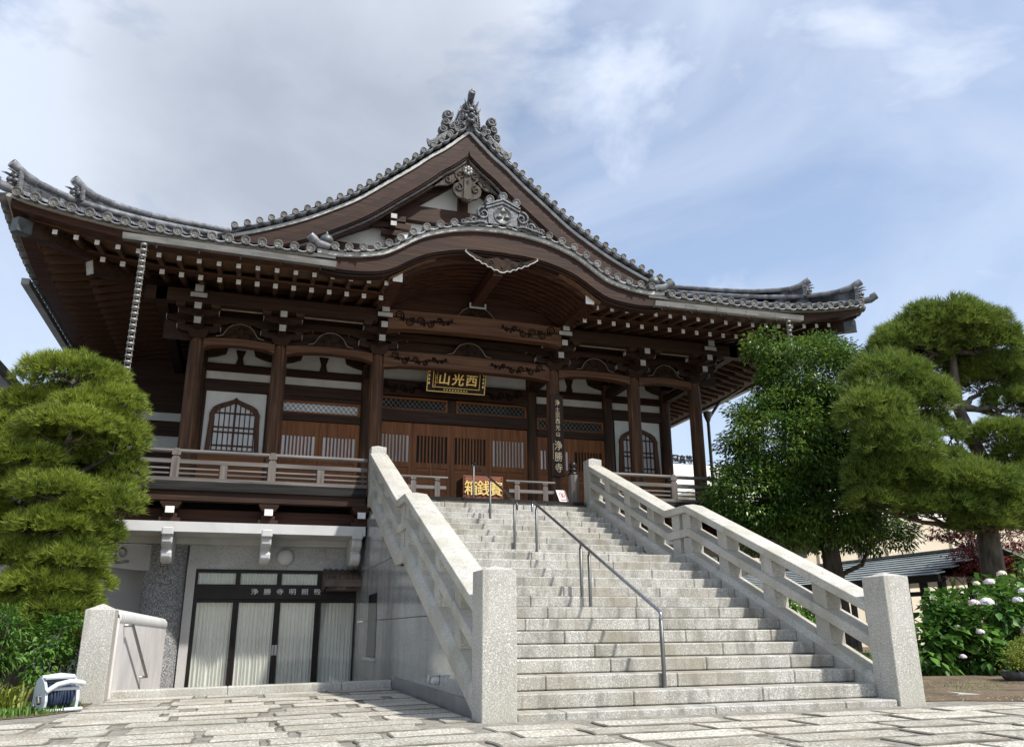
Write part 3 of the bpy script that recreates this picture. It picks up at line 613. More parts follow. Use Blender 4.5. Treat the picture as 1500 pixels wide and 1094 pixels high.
def lay_rafters(name, s0, z0, L, w, h, slope, lift, tmax, quota):
    proto = {}; rest = MB(); rest_n = 0
    for sd, rz, ts in (('f', 0, [sg*(.18+.38*k) for k in range(6, 25) for sg in (-1, 1)]), ('l', -pi/2, [-(.18+.38*k) for k in range(24, -1, -1)]+[.18+.38*k for k in range(25)]), ('r', pi/2, [-(.18+.38*k) for k in range(24, -1, -1)]+[.18+.38*k for k in range(25)])):
        cnt = 0
        for t in ts:
            if abs(t) > tmax: continue
            Lr = round(min(L, E0-abs(t)-s0+.02), 2)
            if Lr < .12: continue
            tip = Vector(MAPS[sd](t, s0, z0+lift(t)))
            if cnt >= quota[sd]:
                q = rafter(Lr, w, h, slope); c, s_ = cos(rz), sin(rz); q.v = [(tip.x+c*x-s_*y, tip.y+s_*x+c*y, tip.z+z) for x, y, z in q.v]; rest.merge(q); continue
            cnt += 1
            if Lr not in proto:
                p = build(name, rafter(Lr, w, h, slope), [m_raft, m_white]); o = p; proto[Lr] = p
            else:
                o = proto[Lr].copy(); S.collection.objects.link(o)
            o.parent = T; o.location = tip-T.location; o.rotation_euler = (0, 0, rz)
    if rest.v: tag(build(name, rest, [m_raft, m_white], T), kind='stuff')
lay_rafters('flying_rafter', .45, 7.955, 1.0, .088, .10, .15, rf, 9.0, {'f': 99, 'l': 36, 'r': 26})
lay_rafters('base_rafter', 1.20, 7.915, 2.6, .095, .11, .235, rb, 8.3, {'f': 99, 'l': 36, 'r': 26})
for sg in (-1, 1):                                        # hip rafters
    mb = MB(); d = Vector((-sg, 1, 0)); c = Vector((XC+sg*E0, Y0, 0))
    mb.bar(c+d*.22+Vector((0, 0, 8.17)), c+d*1.6+Vector((0, 0, 8.19)), .20, .26); mb.bar(c+d*1.35+Vector((0, 0, 7.93)), c+d*4.6+Vector((0, 0, 8.75)), .20, .28)
    e = d*.20; mb.bar(c+e+Vector((0, 0, 8.17)), c+d*.40+Vector((0, 0, 8.174)), .215, .275, 1); mb.bar(c+d*1.343+Vector((0, 0, 7.928)), c+d*1.349+Vector((0, 0, 7.93)), .21, .29, 2)
    build('hip_rafter', mb, [m_wx, m_copper, m_offw], T)
for sg in (-1, 1):                                        # gutters
    mb = MB(); n = 20; P_ = [(3.60+4.0*i/n, 7.87+.07*i/n) for i in range(n+1)]
    mb.strip(*[[(XC+sg*u, y, z+dz) for u, z in P_] for y, dz in ((7.56, .115), (7.59, 0), (7.71, 0), (7.72, .115))])
    for i in range(1, 5): u = 3.6+.8*i; mb.strip(*[[(XC+sg*(u+q), y, 7.87+.07*(u-3.6)/4+dz) for q in (-.012, .012)] for y, dz in ((7.552, .12), (7.582, -.006), (7.715, -.006), (7.725, .12))])
    GU = build('gutter', mb, m_gut, T)
    for i in range(5):
        u = 3.9+.78*i; mb = MB(); z = 7.87+.07*(u-3.6)/4; mb.tube([(XC+sg*u, 7.56, z-.005), (XC+sg*u, 7.66, z-.04), (XC+sg*u, 7.80, z-.02), (XC+sg*u, 7.95, z+.16)], .009, 5); build('gutter_bracket', mb, m_steeld, GU)
    mb = MB(); n = 12; mb.strip(*[[(XC+sg*(E0+dx), Y0+2.9+13*i/n, z) for i in range(n+1)] for dx, z in ((.10, 8.16), (.10, 8.02), (.26, 8.02), (.26, 8.16))]); build('side_gutter', mb, m_gut, T)

# ---- columns, beams, brackets
cp = MB(); r = .168
cp.lathe([(r*.96, 0), (r, .05), (r, 3.35), (r*.97, 3.52), (r*.86, 3.62), (r*.6, 3.66), (0, 3.66)], (COLX[0], YC, ZF), 24)
col = build('column', cp, m_col, T)
for x in COLX[1:]:
    o = col.copy(); S.collection.objects.link(o); o.location = (x-COLX[0], 0, 0)
wc = MB(); wc.lathe([(.15, 0), (.15, 3.9)], (COLX[0], YW-.02, ZF), 20); wcol = build('wall_column', wc, m_col, T)
for x in COLX[1:]:
    o = wcol.copy(); S.collection.objects.link(o); o.location = (x-COLX[0], 0, 0)
def rainbow(x0, x1, y, zb, zt, w, arch, name, carve=True, mat=None):
    mb = MB(); n = 20; A, B, Cc, D = [], [], [], []
    for i in range(n+1):
        t = i/n; a = arch*sin(pi*t); b = .05*(1-min(1, min(t, 1-t)/.10)) ; x = x0+(x1-x0)*t
        A.append((x, y-w/2, zt+a)); B.append((x, y-w/2, zb+a*1.35-b*.9)); Cc.append((x, y+w/2, zb+a*1.35-b*.9)); D.append((x, y+w/2, zt+a))
    mb.strip(A, B, Cc, D, 0)
    h = zt-zb
    if carve:
        for sg, xe in ((1, x0), (-1, x1)):
            yf = y-w/2-.004; zc = (zt+zb)/2+.02
            cz = zc+arch*.5-.03; wv = lambda dx: cz+.10*h*sin(dx*5.2+.6)
            mb.tube([(xe+sg*dx, yf, wv(dx)) for dx in np.linspace(.12, 1.62, 22)], [.017]*20+[.012, .004], 5, 1)
            for q, (dx, rr) in enumerate(((.26, .34), (.50, .30), (.76, .30), (1.0, .25), (1.22, .21), (1.42, .16))):
                up = 1 if q % 2 == 0 else -1; c0 = (xe+sg*dx, yf, wv(dx)+up*rr*h*.38)
                mb.spiral(c0, rr*h*.80, 1.8, .019, 'y', sg*up, -up*pi*.5, 1, 5)
                for a_ in (-.5, .6): mb.blob((xe+sg*(dx+.10), yf+.008, wv(dx)-up*(.10+.08*a_)*h), (.055, .012, .022), 6, 1)
    return build(name, mb, [mat or m_beam, m_incise], T)
for i in range(5):
    a, b = COLX[i]+.13, COLX[i+1]-.13
    if i == 2: rainbow(a, b, YC, 6.865, 7.235, .26, .03, 'rainbow_beam')
    else: rainbow(a, b, YC, 6.95, 7.13, .24, .06, 'rainbow_beam', False)
rainbow(XC-2.16, XC+2.16, 10.0, 7.535, 7.985, .28, .04, 'arched_girder')
for i in (0, 1, 2, 3, 4): frog(.52 if i != 2 else .56, .34, 7.19 if i != 2 else 7.27, (COLX[i]+COLX[i+1])/2, YC-.16)
def wallbox(name, mats, *bs):
    for b in bs:
        mb = MB(); mb.box(*b[:6]); ml = mats if isinstance(mats, list) else [mats]; o = build(name, mb, ml[b[6] if len(b) > 6 else 0], T)
    return o
wallbox('eave_purlin', m_wx, (COLX[0]-1.1, COLX[2]-.15, 9.9, 10.12, 7.68, 7.98), (COLX[3]+.15, COLX[5]+1.1, 9.9, 10.12, 7.68, 7.98), (XC-7.19, XC-6.97, 9.9, 22, 7.681, 7.979), (XC+6.97, XC+7.19, 9.9, 22, 7.681, 7.979))
wallbox('upper_tie', m_wx, (COLX[0]-.5, COLX[5]+.5, YC-.09, YC+.09, 7.56, 7.72)); wallbox('light_block_boarding', m_wx, (COLX[0]-.75, COLX[5]+.75, YC+.10, YC+.15, 7.12, 8.6)); wallbox('veranda_ceiling', m_wx, (COLX[0], COLX[5], 10.93, 12.5, 8.0, 8.05))  # boarding behind the upper tie is added to keep light out between the brackets
for i in (0, 1, 3, 4): wallbox('purlin_edge_strip', m_paleedge, (COLX[i]+.42, COLX[i+1]-.42, 10.13, 10.16, 7.655, 7.69))
def bracket(big):
    mb = MB()
    def blk(x, y, z, w, h, d=None):
        d = d or w; mb.hexa([(x-w*.34, y-d*.34, z), (x+w*.34, y-d*.34, z), (x-w*.34, y+d*.34, z), (x+w*.34, y+d*.34, z), (x-w/2, y-d/2, z+h*.45), (x+w/2, y-d/2, z+h*.45), (x-w/2, y+d/2, z+h*.45), (x+w/2, y+d/2, z+h*.45)])
        mb.box(x-w/2, x+w/2, y-d/2, y+d/2, z+h*.45+.001, z+h)
    def arm(z, L, y, w=.13, h=.16):
        mb.prism([(-L, z+h), (-L, z+h*.5), (-L*.82, z+.02), (-L*.5, z), (L*.5, z), (L*.82, z+.02), (L, z+h*.5), (L, z+h)], 'y', y-w/2, y+w/2)
        for sg in (-1, 1): mb.box(*sorted((sg*L, sg*(L+.012))), y-w/2-.004, y+w/2+.004, z+h*.35, z+h+.004, 1)
    blk(0, YC, 7.13, .42, .20); arm(7.28, .46, YC); arm(7.50, .70, YC)
    for x in (-.38, 0, .38): blk(x, YC, 7.44, .20, .12)
    mb.box(-.07, .07, 10.12, YC+.2, 7.28, 7.43); mb.box(-.073, .073, 10.110, 10.118, 7.285, 7.435, 1)
    blk(0, 10.30, 7.42, .22, .13); arm(7.52, .42, 10.30); mb.box(-.07, .07, 9.84, 10.5, 7.52, 7.66); mb.box(-.073, .073, 9.832, 9.84, 7.525, 7.665, 1)
    for x in (-.36, 0, .36): blk(x, 10.02, 7.60, .20, .10)
    for x in (-.36, .36): blk(x, 10.30, 7.66, .20, .12)
    if big:
        mb.box(-.16, .16, 9.78, 10.0, 7.77, 7.86); mb.box(-.17, .17, 9.765, 9.778, 7.765, 7.865, 1); mb.box(-.09, .09, 9.72, 9.95, 7.865, 8.02); mb.box(-.085, .085, 9.705, 9.718, 7.87, 8.03, 1)
    return mb
for big, xs in ((False, (COLX[1], COLX[4])), (True, (COLX[0], COLX[2], COLX[3], COLX[5]))):
    p = None
    for x in xs:
        if p is None: p = build('bracket_set', bracket(big), [m_wx, m_offw]); o = p
        else: o = p.copy(); S.collection.objects.link(o)
        o.parent = T; o.location = Vector((x, 0, 0))-T.location
for sg in (-1, 1):                                        # girders that carry the curved gable
    x = XC+sg*2.24; mb = MB(); mb.box(x-.10, x+.10, 8.2, 10.6, 7.98, 8.18); mb.box(x-.104, x+.104, 8.19, 8.2, 7.976, 8.184, 1); build('porch_girder', mb, [m_eave, m_white], T)
# ---- walls behind the veranda
def ring(mb, outer, inner, y0, y1, mi=0):
    n = len(outer); v = [(x, y0, z) for x, z in outer]+[(x, y0, z) for x, z in inner]+[(x, y1, z) for x, z in outer]+[(x, y1, z) for x, z in inner]
    f = []
    for i in range(n):
        j = (i+1) % n; f += [(i, j, n+j, n+i), (2*n+i, 2*n+j, 3*n+j, 3*n+i), (i, j, 2*n+j, 2*n+i), (n+i, n+j, 3*n+j, 3*n+i)]
    mb.add(v, f, mi)
KH = [(.62, 0), (.605, .35), (.58, .80), (.585, .95), (.51, 1.10), (.40, 1.175), (.30, 1.215), (.17, 1.265), (.06, 1.31), (0, 1.37)]
def kato(xc, z):
    mb = MB(); o = [(xc+a, z+b) for a, b in KH]+[(xc-a, z+b) for a, b in KH[-2::-1]]
    inn = [(xc+a*.82-(.0), z+b*.915+.01) for a, b in KH]+[(xc-a*.82, z+b*.915+.01) for a, b in KH[-2::-1]]
    ring(mb, o, inn, YW-.09, YW-.01); fr = build('flame_window', mb, m_win, T)
    mb = MB(); mb.prism(inn, 'y', YW-.022, YW-.012); build('window_paper', mb, m_panel, fr)
    mb = MB()
    def top(x): return float(np.interp(abs(x-xc), [a*.82 for a, b in KH[::-1]], [b*.915 for a, b in KH[::-1]])) if abs(x-xc) < .5 else .6
    for k in range(-4, 5):
        x = xc+k*.118; mb.box(x-(.026 if k == 0 else .014), x+(.026 if k == 0 else .014), YW-.065, YW-.04, z, z+min(top(x), 1.25))
    for zz in (.04, .17, .50, .62, .97):
        w = .49 if zz < .9 else .44; mb.box(xc-w, xc+w, YW-.058, YW-.036, z+zz-.018, z+zz+.018)
    build('window_lattice', mb, m_win, fr)
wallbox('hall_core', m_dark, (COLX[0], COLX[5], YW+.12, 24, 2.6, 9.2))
for i, s_ in ((0, 1), (4, 1)):
    a, b = COLX[i]+.14, COLX[i+1]-.14
    wallbox('plaster_panel', m_plaster, (a+.06, b-.06, YW-.01, YW+.1, 4.9, 6.42)); kato((a+b)/2, 4.905)
    wallbox('dado_boarding', m_doorx, (a, b, YW-.03, YW+.1, ZF, 4.62), (a, b, YW-.06, YW-.03, 4.62, 4.90), (a, b, YW-.05, YW-.03, 4.02, 4.10))
    wallbox('panel_frame', m_wz, (a, a+.06, YW-.04, YW+.05, 4.9, 6.42), (b-.06, b, YW-.04, YW+.05, 4.9, 6.42))
for i in (0, 1, 3, 4):
    a, b = COLX[i]+.14, COLX[i+1]-.14
    wallbox('head_tie', m_wx, (a, b, YW-.09, YW+.1, 6.43, 6.71), (a, b, YW-.05, YW+.1, 6.93, 7.13))
    wallbox('upper_plaster', m_plaster, (a, b, YW-.0, YW+.1, 6.712, 6.928), (a, b, YW, YW+.1, 7.132, 7.9))
    mb = MB(); x = (a+b)/2; mb.prism([(x-.10, 7.132), (x+.10, 7.132), (x+.06, 7.3), (x+.12, 7.5), (x-.12, 7.5), (x-.06, 7.3)], 'y', YW-.05, YW-.002)
    for xx, sg in ((a, 1), (b, -1)): mb.prism([(xx, 7.25), (xx+sg*.22, 7.30), (xx+sg*.42, 7.38), (xx+sg*.48, 7.6), (xx, 7.6)], 'y', YW-.12, YW-.004)
    mb.box(a, b, YW-.08, YW-.003, 7.56, 7.75); build('bottle_strut', mb, m_wx, T)
def lattice(x0, x1, z0, z1, pane, name='transom'):
    mb = MB(); ring(mb, [(x0, z0), (x1, z0), (x1, z1), (x0, z1)], [(x0+.06, z0+.05), (x1-.06, z0+.05), (x1-.06, z1-.05), (x0+.06, z1-.05)], YW-.05, YW+.02)
    o = build(name, mb, m_doorx, T); mb = MB(); h = z1-z0-.10; n = int((x1-x0)/.125)
    for k in range(-3, n+3):
        for sg in (-1, 1):
            xa = x0+.06+k*.125; xb = xa+sg*h*.85; za, zb2 = z0+.05, z1-.05; lo, hi = x0+.06, x1-.06
            p, q = Vector((xa, 0, za)), Vector((xb, 0, zb2)); t0, t1 = 0., 1.
            for lim, s1 in ((lo, 1), (hi, -1)):
                fa, fb = (p.x-lim)*s1, (q.x-lim)*s1
                if fa < 0 and fb < 0: t0, t1 = 1, 0
                elif fa < 0: t0 = max(t0, fa/(fa-fb))
                elif fb < 0: t1 = min(t1, fa/(fa-fb))
            if t1-t0 > .05:
                A, B = p.lerp(q, t0), p.lerp(q, t1); y = YW-.020-.006*sg; mb.bar((A.x, y, A.z), (B.x, y, B.z), .008, .016, 0, (0, 1, 0))
    build('diagonal_lattice', mb, m_gut if pane is m_dark else m_wx, o)
    mb = MB(); mb.box(x0+.06, x1-.06, YW+.0, YW+.015, z0+.05, z1-.05); build('transom_pane', mb, pane, o)
def door(x0, x1, zt, zs0, zs1, pane):
    mb = MB(); y0, y1 = YW-.06, YW-.01; st = .10
    mb.box(x0+.004, x0+st, y0, y1, ZF+.02, zt); mb.box(x1-st, x1-.004, y0, y1, ZF+.02, zt)
    for a, b in ((zs1, zt), (zs0-.13, zs0), (ZF+.02, ZF+.2), (4.20, 4.30)): mb.box(x0+st, x1-st, y0, y1-.004, a, b)
    mb.box(x0+st, x1-st, y0+.025, y1-.006, ZF+.2, zs0-.13, 1); mb.box((x0+x1)/2-.04, (x0+x1)/2+.04, y0+.004, y1-.008, ZF+.2, zs0-.13)
    d = build('sliding_door', mb, [m_door, m_doorx], T)
    mb = MB(); n = max(5, int((x1-x0-2*st)/.083))
    for k in range(1, n): x = x0+st+(x1-x0-2*st)*k/n; mb.box(x-.021, x+.021, y0+.005, y0+.035, zs0, zs1)
    build('slats', mb, m_door, d)
    mb = MB(); mb.box(x0+st, x1-st, y1-.012, y1-.006, zs0, zs1); build('pane', mb, pane, d)
for i, xs in ((1, None), (3, None)):
    a, b = COLX[i]+.14, COLX[i+1]-.14; m = (a+b)/2; pn = m_panel if i == 1 else m_dark
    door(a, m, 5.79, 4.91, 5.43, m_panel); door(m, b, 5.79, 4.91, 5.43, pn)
    wallbox('lintel', m_wx, (a, b, YW-.10, YW+.1, 5.80, 5.99), (a, b, YW-.05, YW+.1, 6.32, 6.428)); lattice(a, b, 5.992, 6.318, pn)
a, b = COLX[2]+.14, COLX[3]-.14; xs = [a, 2.655, 3.665, 4.70, b]
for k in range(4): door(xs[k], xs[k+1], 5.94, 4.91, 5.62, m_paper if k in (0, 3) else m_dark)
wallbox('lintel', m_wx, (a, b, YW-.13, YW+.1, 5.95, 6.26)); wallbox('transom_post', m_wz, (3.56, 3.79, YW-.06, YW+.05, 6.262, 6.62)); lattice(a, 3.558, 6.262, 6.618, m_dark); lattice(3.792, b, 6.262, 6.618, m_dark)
rainbow(a, b, YW-.05, 6.64, 7.05, .2, .0, 'inner_beam', True, m_wx); wallbox('upper_plaster', m_plaster, (a, b, YW, YW+.1, 7.06, 8.2)); wallbox('inner_tie', m_wx, (a, b, YW-.1, YW-.003, 7.5, 7.7))
# tie beams from the column row back to the wall
for x in COLX: wallbox('veranda_tie', m_wy, (x-.09, x+.09, YC+.1, YW, 7.0, 7.22))
# rear side wing glimpsed at the far left
wallbox('side_wing', [m_wx, m_plaster, m_wz], (-6.2, COLX[0]-.1, 15.6, 15.8, 3.4, 5.45), (-6.2, COLX[0]-.1, 15.6, 15.8, 5.46, 5.9, 1), (-6.2, COLX[0]-.1, 15.5, 15.8, 5.91, 6.3), (-6.2, COLX[0]-.1, 15.6, 15.8, 6.31, 6.55, 1), (-6.2, COLX[0]-.1, 15.55, 15.8, 6.56, 8.3), (-4.5, -4.3, 15.48, 15.6, 3.4, 6.3, 2))

# ---- veranda floor, its edge, the concrete ledge and corbels
XL, XR = -5.4, 12.4
wallbox('veranda_deck', m_gwx, (XL, XR, 8.84, YW, 3.43, ZF)); wallbox('deck_lip', m_blackwood, (XL, 1.05, 8.80, 8.838, 3.41, 3.585), (6.3, XR, 8.80, 8.838, 3.41, 3.585), (1.5, 5.85, 8.815, 8.838, 3.42, 3.487)); wallbox('deck_edge', m_wx, (XL, 1.05, 8.86, 9.1, 3.22, 3.428), (6.3, XR, 8.86, 9.1, 3.22, 3.428))
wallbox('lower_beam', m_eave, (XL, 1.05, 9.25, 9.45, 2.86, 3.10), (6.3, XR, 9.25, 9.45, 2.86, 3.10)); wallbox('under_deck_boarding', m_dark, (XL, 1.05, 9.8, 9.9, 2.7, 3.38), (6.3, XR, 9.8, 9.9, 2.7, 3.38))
bk = MB(); bk.box(-.19, .19, 8.88, 9.3, 3.17, 3.255); bk.hexa([(-.12, 8.9, 3.07), (.12, 8.9, 3.07), (-.12, 9.3, 3.07), (.12, 9.3, 3.07), (-.19, 8.88, 3.169), (.19, 8.88, 3.169), (-.19, 9.3, 3.169), (.19, 9.3, 3.169)])
bk.box(-.075, .075, 8.86, 9.8, 2.98, 3.069); bk.box(-.08, .08, 8.85, 8.859, 2.975, 3.10, 1); bk.box(-.19, .19, 8.95, 9.3, 2.83, 2.90); bk.box(-.13, .13, 8.97, 9.3, 2.90, 2.978)
p = None
for x in (COLX[0], COLX[1], .98, XC+2.9, COLX[4], COLX[5]):
    if p is None: p = build('deck_bracket', bk, [m_wx, m_white]); o = p
    else: o = p.copy(); S.collection.objects.link(o)
    o.parent = T; o.location = Vector((x, 0, 0))-T.location
wallbox('concrete_ledge', m_conc, (XL, 1.08, 8.9, 10.3, 2.63, 2.82), (6.3, XR, 8.9, 10.3, 2.63, 2.82), (XL, 1.08, 9.95, 10.3, 2.50, 2.629), (6.3, XR, 9.95, 10.3, 2.50, 2.629))
cb = MB(); pts = [(9.9, 2.628), (8.98, 2.628), (8.94, 2.55), (8.96, 2.42), (9.05, 2.36), (9.14, 2.33), (9.08, 2.27), (9.10, 2.16), (9.20, 2.08), (9.40, 2.06), (9.9, 2.10)]
cb.prism(pts, 'x', -.10, .10); cb.box(-.11, .11, 8.885, 9.0, 2.56, 2.72)
p = None
for x in (COLX[0], COLX[1], .93):
    if p is None: p = build('corbel', cb, m_conc, bevel=.025); o = p
    else: o = p.copy(); S.collection.objects.link(o)
    o.parent = T; o.location = Vector((x, 0, 0))-T.location
# big scrolled bracket beside the round pier
mb = MB(); mb.prism([(-2.75, 2.48), (-4.6, 2.48), (-4.6, 2.30), (-4.2, 2.15), (-3.7, 2.03), (-3.2, 1.98), (-2.75, 1.98)], 'y', 10.1, 10.5)
mb.spiral((-3.55, 10.09, 2.30), .16, 1.3, .03, 'y', -1, -pi*.5, 1); mb.tube([(-3.4, 10.09, 2.15), (-3.65, 10.09, 2.12), (-3.9, 10.09, 2.22)], [.03, .03, .008], 5, 1); build('scrolled_bracket', mb, [m_conc, m_gut], T)
mb = MB(); mb.lathe([(.42, -.9), (.42, 2.5)], (-2.72, 10.4, 0), 40); build('round_pier', mb, m_aggr, T)
# ---- basement front
YB_ = 10.2; XD0, XD1 = -2.13, 1.16; ZB = -.62
mb = MB()
xs = [-2.3, -1.53, -.81, -.08, .63, 1.3]
for k in range(5): mb.box(xs[k]+.004, xs[k+1]-.004, YB_, YB_+.2, 2.045, 2.5)
mb.box(-2.3, 1.3, YB_+.01, YB_+.2, 2.03, 2.5); build('basement_wall', mb, m_wallgr, T)
mb = MB()
for k in range(6): mb.box(-2.305, XD0-.004, YB_-.005, YB_+.2, -.9+.50*k, -.405+.50*k)
mb.box(-2.30, XD0-.006, YB_+.003, YB_+.2, -.9, 2.04); build('jamb_facing', mb, m_pale, T)
wallbox('dark_side_wall', m_conc, (-6.2, -3.0, 11.4, 11.6, -.6, 2.6)); wallbox('basement_back_wall', m_dark, (-3.0, 1.3, 13.2, 13.3, -.7, 2.6))
mb = MB(); mb.box(XD0, XD1, YB_+.0, YB_+.14, 1.965, 2.03); mb.box(XD0, XD1, YB_-.02, YB_+.14, 1.44, 1.73)
pw = (XD1-XD0)/4
for k in range(5): x = XD0+pw*k; mb.box(max(XD0, x-.045), min(XD1, x+.045), YB_+.01, YB_+.13, 1.731, 1.964)
for x in (XD0, XD1-.07): mb.box(x, x+.07, YB_, YB_+.14, ZB, 1.439)
DF = build('basement_door_frame', mb, m_bronze, T)
for k in range(4):
    x0, x1 = XD0+pw*k, XD0+pw*(k+1); y = YB_+(.06 if k in (1, 2) else .02); mb = MB()
    ring(mb, [(x0+.002, ZB), (x1-.002, ZB), (x1-.002, 1.438), (x0+.002, 1.438)], [(x0+.06, ZB+.1), (x1-.06, ZB+.1), (x1-.06, 1.37), (x0+.06, 1.37)], y, y+.04); d = build('glass_door', mb, m_bronze, T)
    mb = MB(); mb.box(x0+.06, x1-.06, y+.018, y+.022, ZB+.1, 1.37); build('door_glass', mb, m_glass, d)
    if k in (1, 2): mb = MB(); xx = x1-.03 if k == 1 else x0+.03; mb.box(xx-.022, xx+.022, y-.012, y+.001, .34, .54); build('pull_handle', mb, m_steel, d)
    mb = MB(); mb.box(x0+.05, x1-.05, YB_+.05, YB_+.054, 1.735, 1.96); build('transom_glass', mb, m_glass, DF)
    for z0, z1, nm in ((ZB, 1.42, d), (1.74, 1.955, DF)):
        mb = MB(); n = 90; g = []
        for i in range(n+1):
            x = x0+.02+(x1-x0-.04)*i/n; ph = i*2*pi/8.2+.6*sin(i*.21+k); yy = YB_+.16+.030*sin(ph)+.012*sin(ph*2+1); g.append([(x, yy, z0), (x+.006*sin(i*.3), yy, (z0+z1)/2), (x, yy, z1)])
        mb.grid(g); build('curtain', mb, m_curtain, nm)
for i, ch in enumerate('浄勝寺明照殿'): build('character', text_mb(ch, .15, lambda u, v, d, x=-.96+.252*i: (x+u, YB_-.024-d, 1.59+v*.85), .004, .001), m_white, DF)
mb = MB(); mb.lathe([(.19, -.0), (.19, .03), (.17, .045)], (-.40, YB_, 2.29), 28, (0, -1, 0)); WL = build('wall_lamp', mb, m_conc, T)
mb = MB(); mb.lathe([(.168, .04), (.165, .07), (.13, .11), (.07, .13), (0, .135)], (-.40, YB_, 2.29), 28, (0, -1, 0)); build('lamp_globe', mb, m_globe, WL)
mb = MB(); mb.box(.27, .41, YB_-.05, YB_, 2.30, 2.42); build('sensor_box', mb, m_pale, T)
mb = MB()
for x in (.02, .34): mb.lathe([(.018, 0), (.016, .02), (0, .025)], (x, YB_, 2.2), 10, (0, -1, 0))
build('wall_studs', mb, m_white, T)
# little copper canopy over the reception hatch
mb = MB(); n = 8; pf = [(9.28, 1.80), (9.40, 1.875), (9.6, 1.95), (9.85, 2.01), (10.19, 2.05)]
mb.strip(*[[(x, y, z+dz) for y, z in pf] for x, dz in ((.40, 0), (1.30, 0), (1.30, -.05), (.40, -.05))]); mb.box(.42, 1.32, 9.26, 9.32, 1.66, 1.80); mb.box(.46, 1.25, 9.4, 10.1, 1.60, 1.66)
for k in range(8): mb.tube([(.42+.122*k, 9.3, 1.82)]+[(.42+.122*k, y, z+.01) for y, z in pf], .016, 6)
mb.prism([(y, z-.05) for y, z in pf]+[(10.19, 1.6), (9.9, 1.62), (9.6, 1.72), (9.4, 1.66), (9.27, 1.66)], 'x', .38, .43)
m_cop = pm('patinated_copper', (.075, .05, .042), (.15, .105, .08), (5, 5, 5), .55, .2, stain=[((3, 3, 3), (.40, .22, .17), .60, .68, .9)])
build('hatch_canopy', mb, m_cop, T)

# ================================================================== THE STEPS
ST = thing('stone_staircase', 'broad flight of grey granite steps rising to the hall doors', 'steps', (3.67, 0, 0))
XS0, XS1, X0, X1 = 1.426, 5.904, 1.07, 6.26
def blocks(x0, x1, y0, y1, z0, z1, seed, name='step', parent=ST, mat=None):
    rr = random.Random(seed); mb = MB(); x = x0; nxt = x0+rr.uniform(.35, 1.5)
    while x < x1-.01:
        e = min(nxt, x1); e = x1 if x1-e < .3 else e; mb.box(x+.003, e-.003, y0, y1, z0, z1); x = e; nxt = e+rr.uniform(1.15, 1.75)
    return build(name, mb, mat or m_step, parent, bevel=.012)
SL, TR, RI, YS = .035, .35, .15, .342
blocks(XS0-.0, X1-.37, .02, .8, -.15, SL, 1, 'plinth_slab')
for k in range(13): blocks(XS0, XS1, YS+k*TR, YS+(k+1)*TR+(.04 if k < 12 else 1.2), SL+k*RI+.007, SL+(k+1)*RI, 20+k)
for k in range(10): blocks(XS0, XS1, 5.744+k*TR, 5.744+(k+1)*TR+.04, SL+(13+k)*RI+.007, SL+(14+k)*RI, 60+k)
mb = MB(); mb.prism([(.5, -.3), (.5, 0), (4.6, 1.75), (5.7, 1.80), (8.9, 3.15), (9.2, 3.2), (9.2, -.3)], 'x', X0+.08, X1-.08); build('stair_core', mb, m_joint, ST)
# the polished flank on the left, with joints
mb = MB()
for y0, y1, z0, z1 in ((.40, 2.9, -.3, .98), (2.9, 5.6, -.3, .98), (5.6, 8.0, -.3, .98), (8.0, 10.2, -.9, .98), (2.2, 5.6, .985, 1.95), (5.6, 8.0, .985, 1.95), (8.0, 10.2, .985, 1.95), (5.0, 8.0, 1.955, 3.2), (8.0, 10.2, 1.955, 3.0)):
    def lim(y): return np.interp(y, [.35, 4.35, 4.9, 8.6, 10.3], [-.02, 1.74, 1.75, 3.2, 3.3])
    ya = y0; pl = [(y0+.003, z0+.003), (y1-.003, z0+.003)]; tops = [(y, min(z1-.003, lim(y))) for y in np.linspace(y1-.003, y0+.003, 14)]
    mb.prism(pl+[(y, max(z, z0+.004)) for y, z in tops], 'x', X0+.045, X0+.1)
build('polished_flank', mb, m_polish, ST)
mb = MB(); mb.box(X0+.02, X0+.06, .42, 5.2, -.1, .135); build('flank_skirting', mb, pm('dark_granite_skirting', (.12, .125, .13), (.19, .195, .20), (3, 3, 3), .3), ST)
mb = MB(); mb.box(X0-.02, X0+.04, 7.05, 8.35, .30, .35); mb.box(X0+.035, X0+.05, 7.15, 8.2, .35, 1.45, 1); build('reception_hatch', mb, [m_pale, m_paned], ST)
mb = MB(); mb.lathe([(.05, 0), (.05, .07), (.03, .09), (0, .09)], (X0+.04, 2.05, .245), 12, (-1, 0, 0)); mb.prism([(2.0, .30), (2.10, .30), (2.10, .20)], 'x', X0-.08, X0+.04); build('vent_hood', mb, m_conc, ST)

